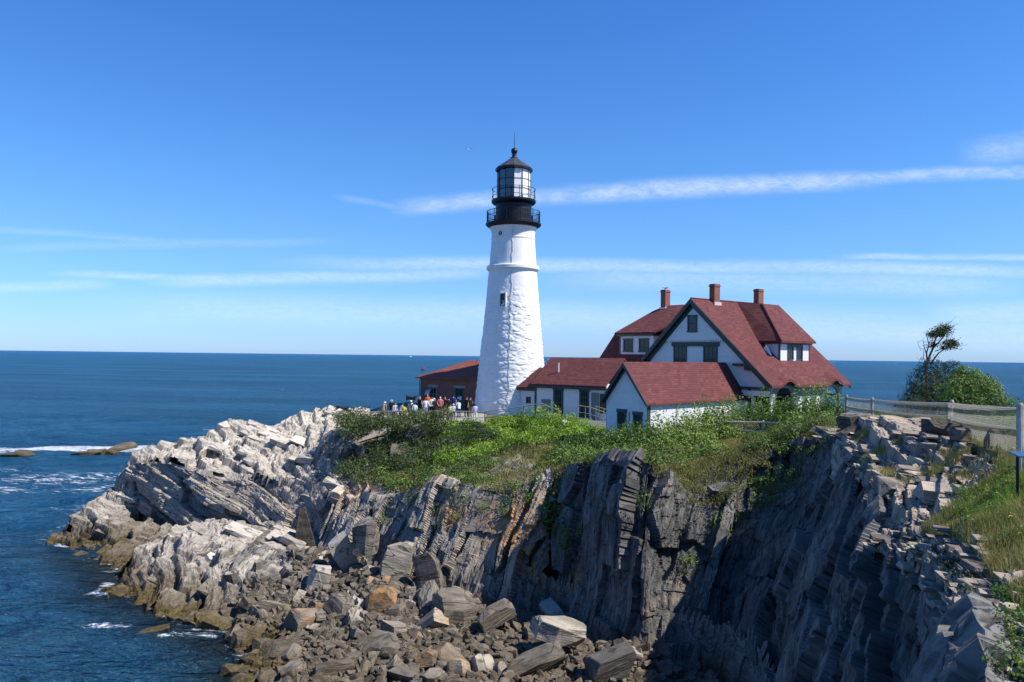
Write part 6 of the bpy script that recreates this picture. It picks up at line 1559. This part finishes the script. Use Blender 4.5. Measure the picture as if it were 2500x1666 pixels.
# ------------------------------------------------------------------ the crowd on the terrace
SKIN = plain('skin', (.48, .29, .21), .6, .06)
def person_mesh(pose):
    """one continuous body grown round a posed skeleton, facing -Y"""
    V = [(0, 0, .95), (0, .01, 1.18), (0, 0, 1.38), (0, -.005, 1.50), (0, -.02, 1.575), (0, -.025, 1.64), (0, -.01, 1.71)]
    Rr = [(.135, .105), (.13, .095), (.15, .10), (.055, .055), (.066, .075), (.074, .09), (.058, .07)]
    E = [(0, 1), (1, 2), (2, 3), (3, 4), (4, 5), (5, 6)]
    V.append((0, -.128, 1.625)); Rr.append((.011, .011)); E.append((5, len(V) - 1))
    for s in (1, -1):
        b = len(V); st = pose.get('step', .0) * s
        V += [(s * .095, 0, .88), (s * .105, -.02 + st * .5, .50), (s * .11, .03 + st * .7, .09), (s * .125, -.13 + st * .7, .035)]
        Rr += [(.085, .09), (.058, .062), (.038, .042), (.04, .03)]
        E += [(0, b), (b, b + 1), (b + 1, b + 2), (b + 2, b + 3)]
        el, wr = pose['arm' if s == 1 else 'arm2']
        b = len(V)
        V += [(s * .18, 0, 1.42), (s * el[0], el[1], el[2]), (s * wr[0], wr[1], wr[2])]; Rr += [(.058, .058), (.042, .042), (.027, .03)]
        E += [(2, b), (b, b + 1), (b + 1, b + 2)]
        d = (Vector((s * wr[0], wr[1], wr[2])) - Vector((s * el[0], el[1], el[2]))).normalized(); sd = d.cross(Vector((s, 0, 0.01))).normalized()
        w0 = Vector((s * wr[0], wr[1], wr[2])); palm = w0 + d * .07; V.append(tuple(palm)); Rr.append((.03, .022)); pi_ = len(V) - 1; E.append((b + 2, pi_))
        for k, ln in enumerate((.075, .085, .08, .062)):
            o = palm + sd * (.024 * (k - 1.5)); V += [tuple(o + d * ln * .5), tuple(o + d * ln + Vector((-s * .012, 0, 0)))]; Rr += [(.0085, .0085), (.007, .007)]; E += [(pi_, len(V) - 2), (len(V) - 2, len(V) - 1)]
        V += [tuple(w0 + d * .045 - sd * .045), tuple(w0 + d * .085 - sd * .06)]; Rr += [(.0095, .0095), (.008, .008)]; E += [(pi_, len(V) - 2), (len(V) - 2, len(V) - 1)]
    if pose.get('bend'):
        a = pose['bend']
        for i, v in enumerate(V):
            if v[2] > .95 or i >= 7 and abs(v[0]) > .13 and v[2] > .6: 
                z = v[2] - .95; y = v[1]; V[i] = (v[0], y * math.cos(a) - z * math.sin(a), .95 + z * math.cos(a) + y * math.sin(a))
    me = bpy.data.meshes.new('tmp'); me.from_pydata(V, E, []); o = bpy.data.objects.new('tmp', me); COL.objects.link(o)
    o.modifiers.new('Skin', 'SKIN'); sub = o.modifiers.new('Sub', 'SUBSURF'); sub.levels = 1
    if not me.skin_vertices: me.attributes  # layer is made by the modifier below
    bm = bmesh.new(); bm.from_mesh(me); ly = bm.verts.layers.skin.verify(); bm.verts.ensure_lookup_table()
    for v, r in zip(bm.verts, Rr): v[ly].radius = r; v[ly].use_root = (v.index == 0)
    bm.to_mesh(me); bm.free()
    dg = bpy.context.evaluated_depsgraph_get(); dg.update()
    ev = bpy.data.meshes.new_from_object(o.evaluated_get(dg))
    VV = np.array([v.co[:] for v in ev.vertices]); NN = np.array([v.normal[:] for v in ev.vertices]); FF = [tuple(p.vertices) for p in ev.polygons]
    bpy.data.objects.remove(o); bpy.data.meshes.remove(me)
    return VV, NN, FF
ARM_D = ((.235, .03, 1.15), (.245, -.04, .90))
POSES = [{'arm': ARM_D, 'arm2': ARM_D}, {'arm': ((.26, .02, 1.17), (.12, -.22, 1.12)), 'arm2': ARM_D, 'step': .06}, {'arm': ((.27, -.03, 1.20), (.10, -.20, 1.42)), 'arm2': ((.27, -.03, 1.20), (.11, -.21, 1.40))}, {'arm': ((.24, -.12, 1.16), (.20, -.32, 1.02)), 'arm2': ((.24, -.12, 1.16), (.20, -.32, 1.02)), 'bend': .42}, {'arm': ((.27, .07, 1.16), (.15, .14, .98)), 'arm2': ((.27, .07, 1.16), (.15, .14, .98)), 'step': .04}]
PM = [person_mesh(p) for p in POSES]
_cm = {}
def cmat(c):
    k = tuple(round(x, 3) for x in c)
    if k not in _cm: _cm[k] = plain('cloth', k, .85, .1, 9.0, spec=.1)
    return _cm[k]
def person(x, y, z, hgt, rz, pose, label, shirt, legs, hair, shorts=False, hat=None, sleeve=True, longhair=False):
    VV, NN, FF = PM[pose]; s = hgt / 1.76
    body = mesh_obj('person', VV * s, FF, SKIN, smooth=True); body.location = (x, y, z); body.rotation_euler = (0, 0, rz); tag(body, label, 'person', 'crowd on the terrace')
    bend = POSES[pose].get('bend', 0); zc = np.array([VV[list(f)].mean(0) for f in FF])
    zz = zc[:, 2].copy()
    def part(name, sel, off, mat):
        ids = sorted({i for k in sel for i in FF[k]}); mp = {v: i for i, v in enumerate(ids)}
        mesh_obj(name, (VV[ids] + NN[ids] * off) * s, [tuple(mp[i] for i in FF[k]) for k in sel], mat, body, True)
    top = 1.49 if not bend else 1.42
    ax = np.abs(zc[:, 0])
    lim = .245 if sleeve else .21
    tors = [k for k in range(len(FF)) if .90 < zz[k] < top and (ax[k] < lim) and (zz[k] > 1.08 or ax[k] < .175)]
    lg = [k for k in range(len(FF)) if (.44 if shorts else .10) < zz[k] < .985 and ax[k] < .185]
    part('shirt', tors, .020, cmat(shirt)); part('trousers', lg, .014, cmat(legs))
    part('shoe', [k for k in range(len(FF)) if zz[k] < .10], .008, cmat((.06, .06, .07)))
    hz = VV[:, 2].max()
    if bend:
        hd = [k for k in range(len(FF)) if zz[k] > hz - .17 and ax[k] < .12]
    else:
        hd = [k for k in range(len(FF)) if zz[k] > 1.665 or (zz[k] > (1.52 if longhair else 1.59) and zc[k, 1] > -.02 and ax[k] < .12)]
    part('hair', hd, .014, cmat(hair))
    if hat is not None:
        c = VV[VV[:, 2] > hz - .06].mean(0)
        h = MB().lathe([(.155, -.015), (.155, -.005), (.10, .0), (.095, .06), (.06, .09), (.0, .095)], 16); h.V = [((v[0] + c[0]) * s, (v[1] + c[1]) * s, (v[2] + hz - .07) * s) for v in h.V]; h.build('hat', cmat(hat), body, True)
    return body
def build_people():
    P_ = math.pi
    W_ = (.72, .72, .72); BK = (.018, .018, .022); DN = (.04, .05, .09)
    # px, head-top y, depth, height, turn, pose, label, shirt, legs, hair, extras
    L = [
        (935, 977, 64.5, 1.74, P_ - .4, 3, 'person in khaki shirt and pale hat leaning on the railing, leftmost of the crowd', (.26, .22, .15), (.2, .18, .14), (.2, .15, .1), dict(hat=(.62, .6, .55))),
        (956, 976, 65.5, 1.74, P_ + .3, 1, 'person in black top and light cap beside the khaki leaner', BK, DN, (.1, .08, .06), dict(hat=(.6, .6, .6))),
        (965, 983, 64.0, 1.66, .6, 1, 'dark-haired person in patterned grey-white top near the rail', (.5, .5, .52), DN, (.03, .025, .02), {}),
        (977, 986, 64.0, 1.60, 2.2, 3, 'person in pale pinkish-grey top bending at the rail', (.5, .42, .42), DN, (.12, .08, .05), {}),
        (987, 989, 63.6, 1.45, P_, 1, 'short dark-haired person in yellow shirt below the viewing scope', (.62, .5, .05), BK, (.03, .025, .02), {}),
        (1003, 977, 67.3, 1.76, .1, 2, 'person in white cap standing behind the viewing scope', (.5, .5, .5), DN, (.3, .25, .2), dict(hat=(.8, .8, .8))),
        (1013, 983, 63.8, 1.64, P_ + .2, 0, 'person in mint and white print shirt with dark hair at the rail', (.50, .62, .60), DN, (.03, .025, .02), {}),
        (1025, 968, 65.8, 1.80, P_ - .5, 1, 'balding person in black top with bare arms in the middle of the crowd', BK, BK, (.42, .3, .2), dict(sleeve=False)),
        (1039, 972, 65.0, 1.68, P_ + .1, 1, 'red-haired person in long white blouse and white trousers', W_, (.6, .58, .55), (.20, .06, .03), dict(longhair=True)),
        (1044, 963, 68.5, 1.80, .2, 0, 'blond person in bright orange shirt at the back of the crowd', (.62, .13, .03), DN, (.42, .30, .14), {}),
        (1054, 968, 65.2, 1.76, P_, 4, 'brown-haired person in white tee shirt and black trousers seen from behind', W_, BK, (.13, .065, .03), {}),
        (1061, 972, 66.4, 1.70, P_ + .7, 1, 'person in white cap and dark jacket beside the salmon shirt', (.03, .025, .03), BK, (.1, .07, .05), dict(hat=(.75, .75, .75))),
        (1075, 965, 64.6, 1.82, P_, 4, 'grey-haired person in salmon shirt and dark red shorts', (.58, .17, .16), (.14, .03, .035), (.6, .58, .55), dict(shorts=True)),
        (1087, 968, 69.5, 1.74, -.6, 0, 'person in dull maroon clothes against the brick wall', (.16, .06, .045), (.1, .05, .04), (.1, .06, .04), {}),
        (1096, 970, 68.0, 1.74, P_ + .4, 0, 'black-clad person left of the navy shirt', BK, BK, (.02, .018, .016), {}),
        (1107, 964, 66.8, 1.84, P_ - .2, 4, 'person in navy blue shirt with dark hair before the second brick window', (.035, .04, .20), BK, (.02, .018, .016), {}),
        (1099, 988, 63.4, 1.35, .3, 0, 'child in pale yellow top behind the round green shrub', (.55, .55, .25), DN, (.2, .14, .08), {}),
        (1107, 986, 64.2, 1.40, P_, 0, 'child in white hat below the navy shirt', (.6, .6, .62), DN, (.2, .15, .1), dict(hat=(.78, .78, .76))),
        (1121, 979, 65.2, 1.60, P_ + .5, 3, 'person in light blue and white shirt bending near the brick house', (.5, .60, .72), DN, (.06, .05, .04), {}),
        (1139, 969, 67.5, 1.76, P_ - .7, 1, 'person in black with raised arm left of the tower base', BK, BK, (.05, .04, .03), {}),
        (1148, 969, 67.0, 1.76, .5, 1, 'dark-dressed person with bare arms closest to the tower wall', (.03, .028, .03), (.1, .08, .05), (.04, .03, .02), dict(sleeve=False)),
        (1160, 986, 64.6, 1.50, P_ + .2, 0, 'person in white and purple top with dark hair before the tower base', (.55, .48, .64), (.6, .6, .6), (.05, .035, .03), dict(longhair=True)),
    ]
    for (px, py, Y, h, rz, po, lab, sh, lg, ha, ex) in L:
        hh = h if po != 3 else h * .93
        Y = min(np.linspace(Y - 4, Y + 4, 161), key=lambda q: abs(pY(px, py, q)[2] - hh - gz(*pY(px, py, q)[:2])) + .01 * abs(q - Y))
        top = pY(px, py, Y); pz_ = gz(top[0], Y) + .015
        person(top[0], Y, pz_, h, rz, po, lab, sh, lg, ha, **ex)
    # low paved terrace so that everyone stands on something
    X0, X1, Y0, Y1 = -13.0, -2.2, 63.0, 77.0
    n = 23; m = 29
    xs = np.linspace(X0, X1, n); ys = np.linspace(Y0, Y1, m); V = []; F = []
    for yv in ys:
        for xv in xs: V.append((xv, yv, gz(xv, yv) + .01))
    for j in range(m - 1):
        for i in range(n - 1): F.append((j * n + i, j * n + i + 1, (j + 1) * n + i + 1, (j + 1) * n + i))
    tag(mesh_obj('path', V, F, plain('gravel', (.30, .27, .22), .95, .2, 4.0, bstr=.4)), kind='structure')
build_people()
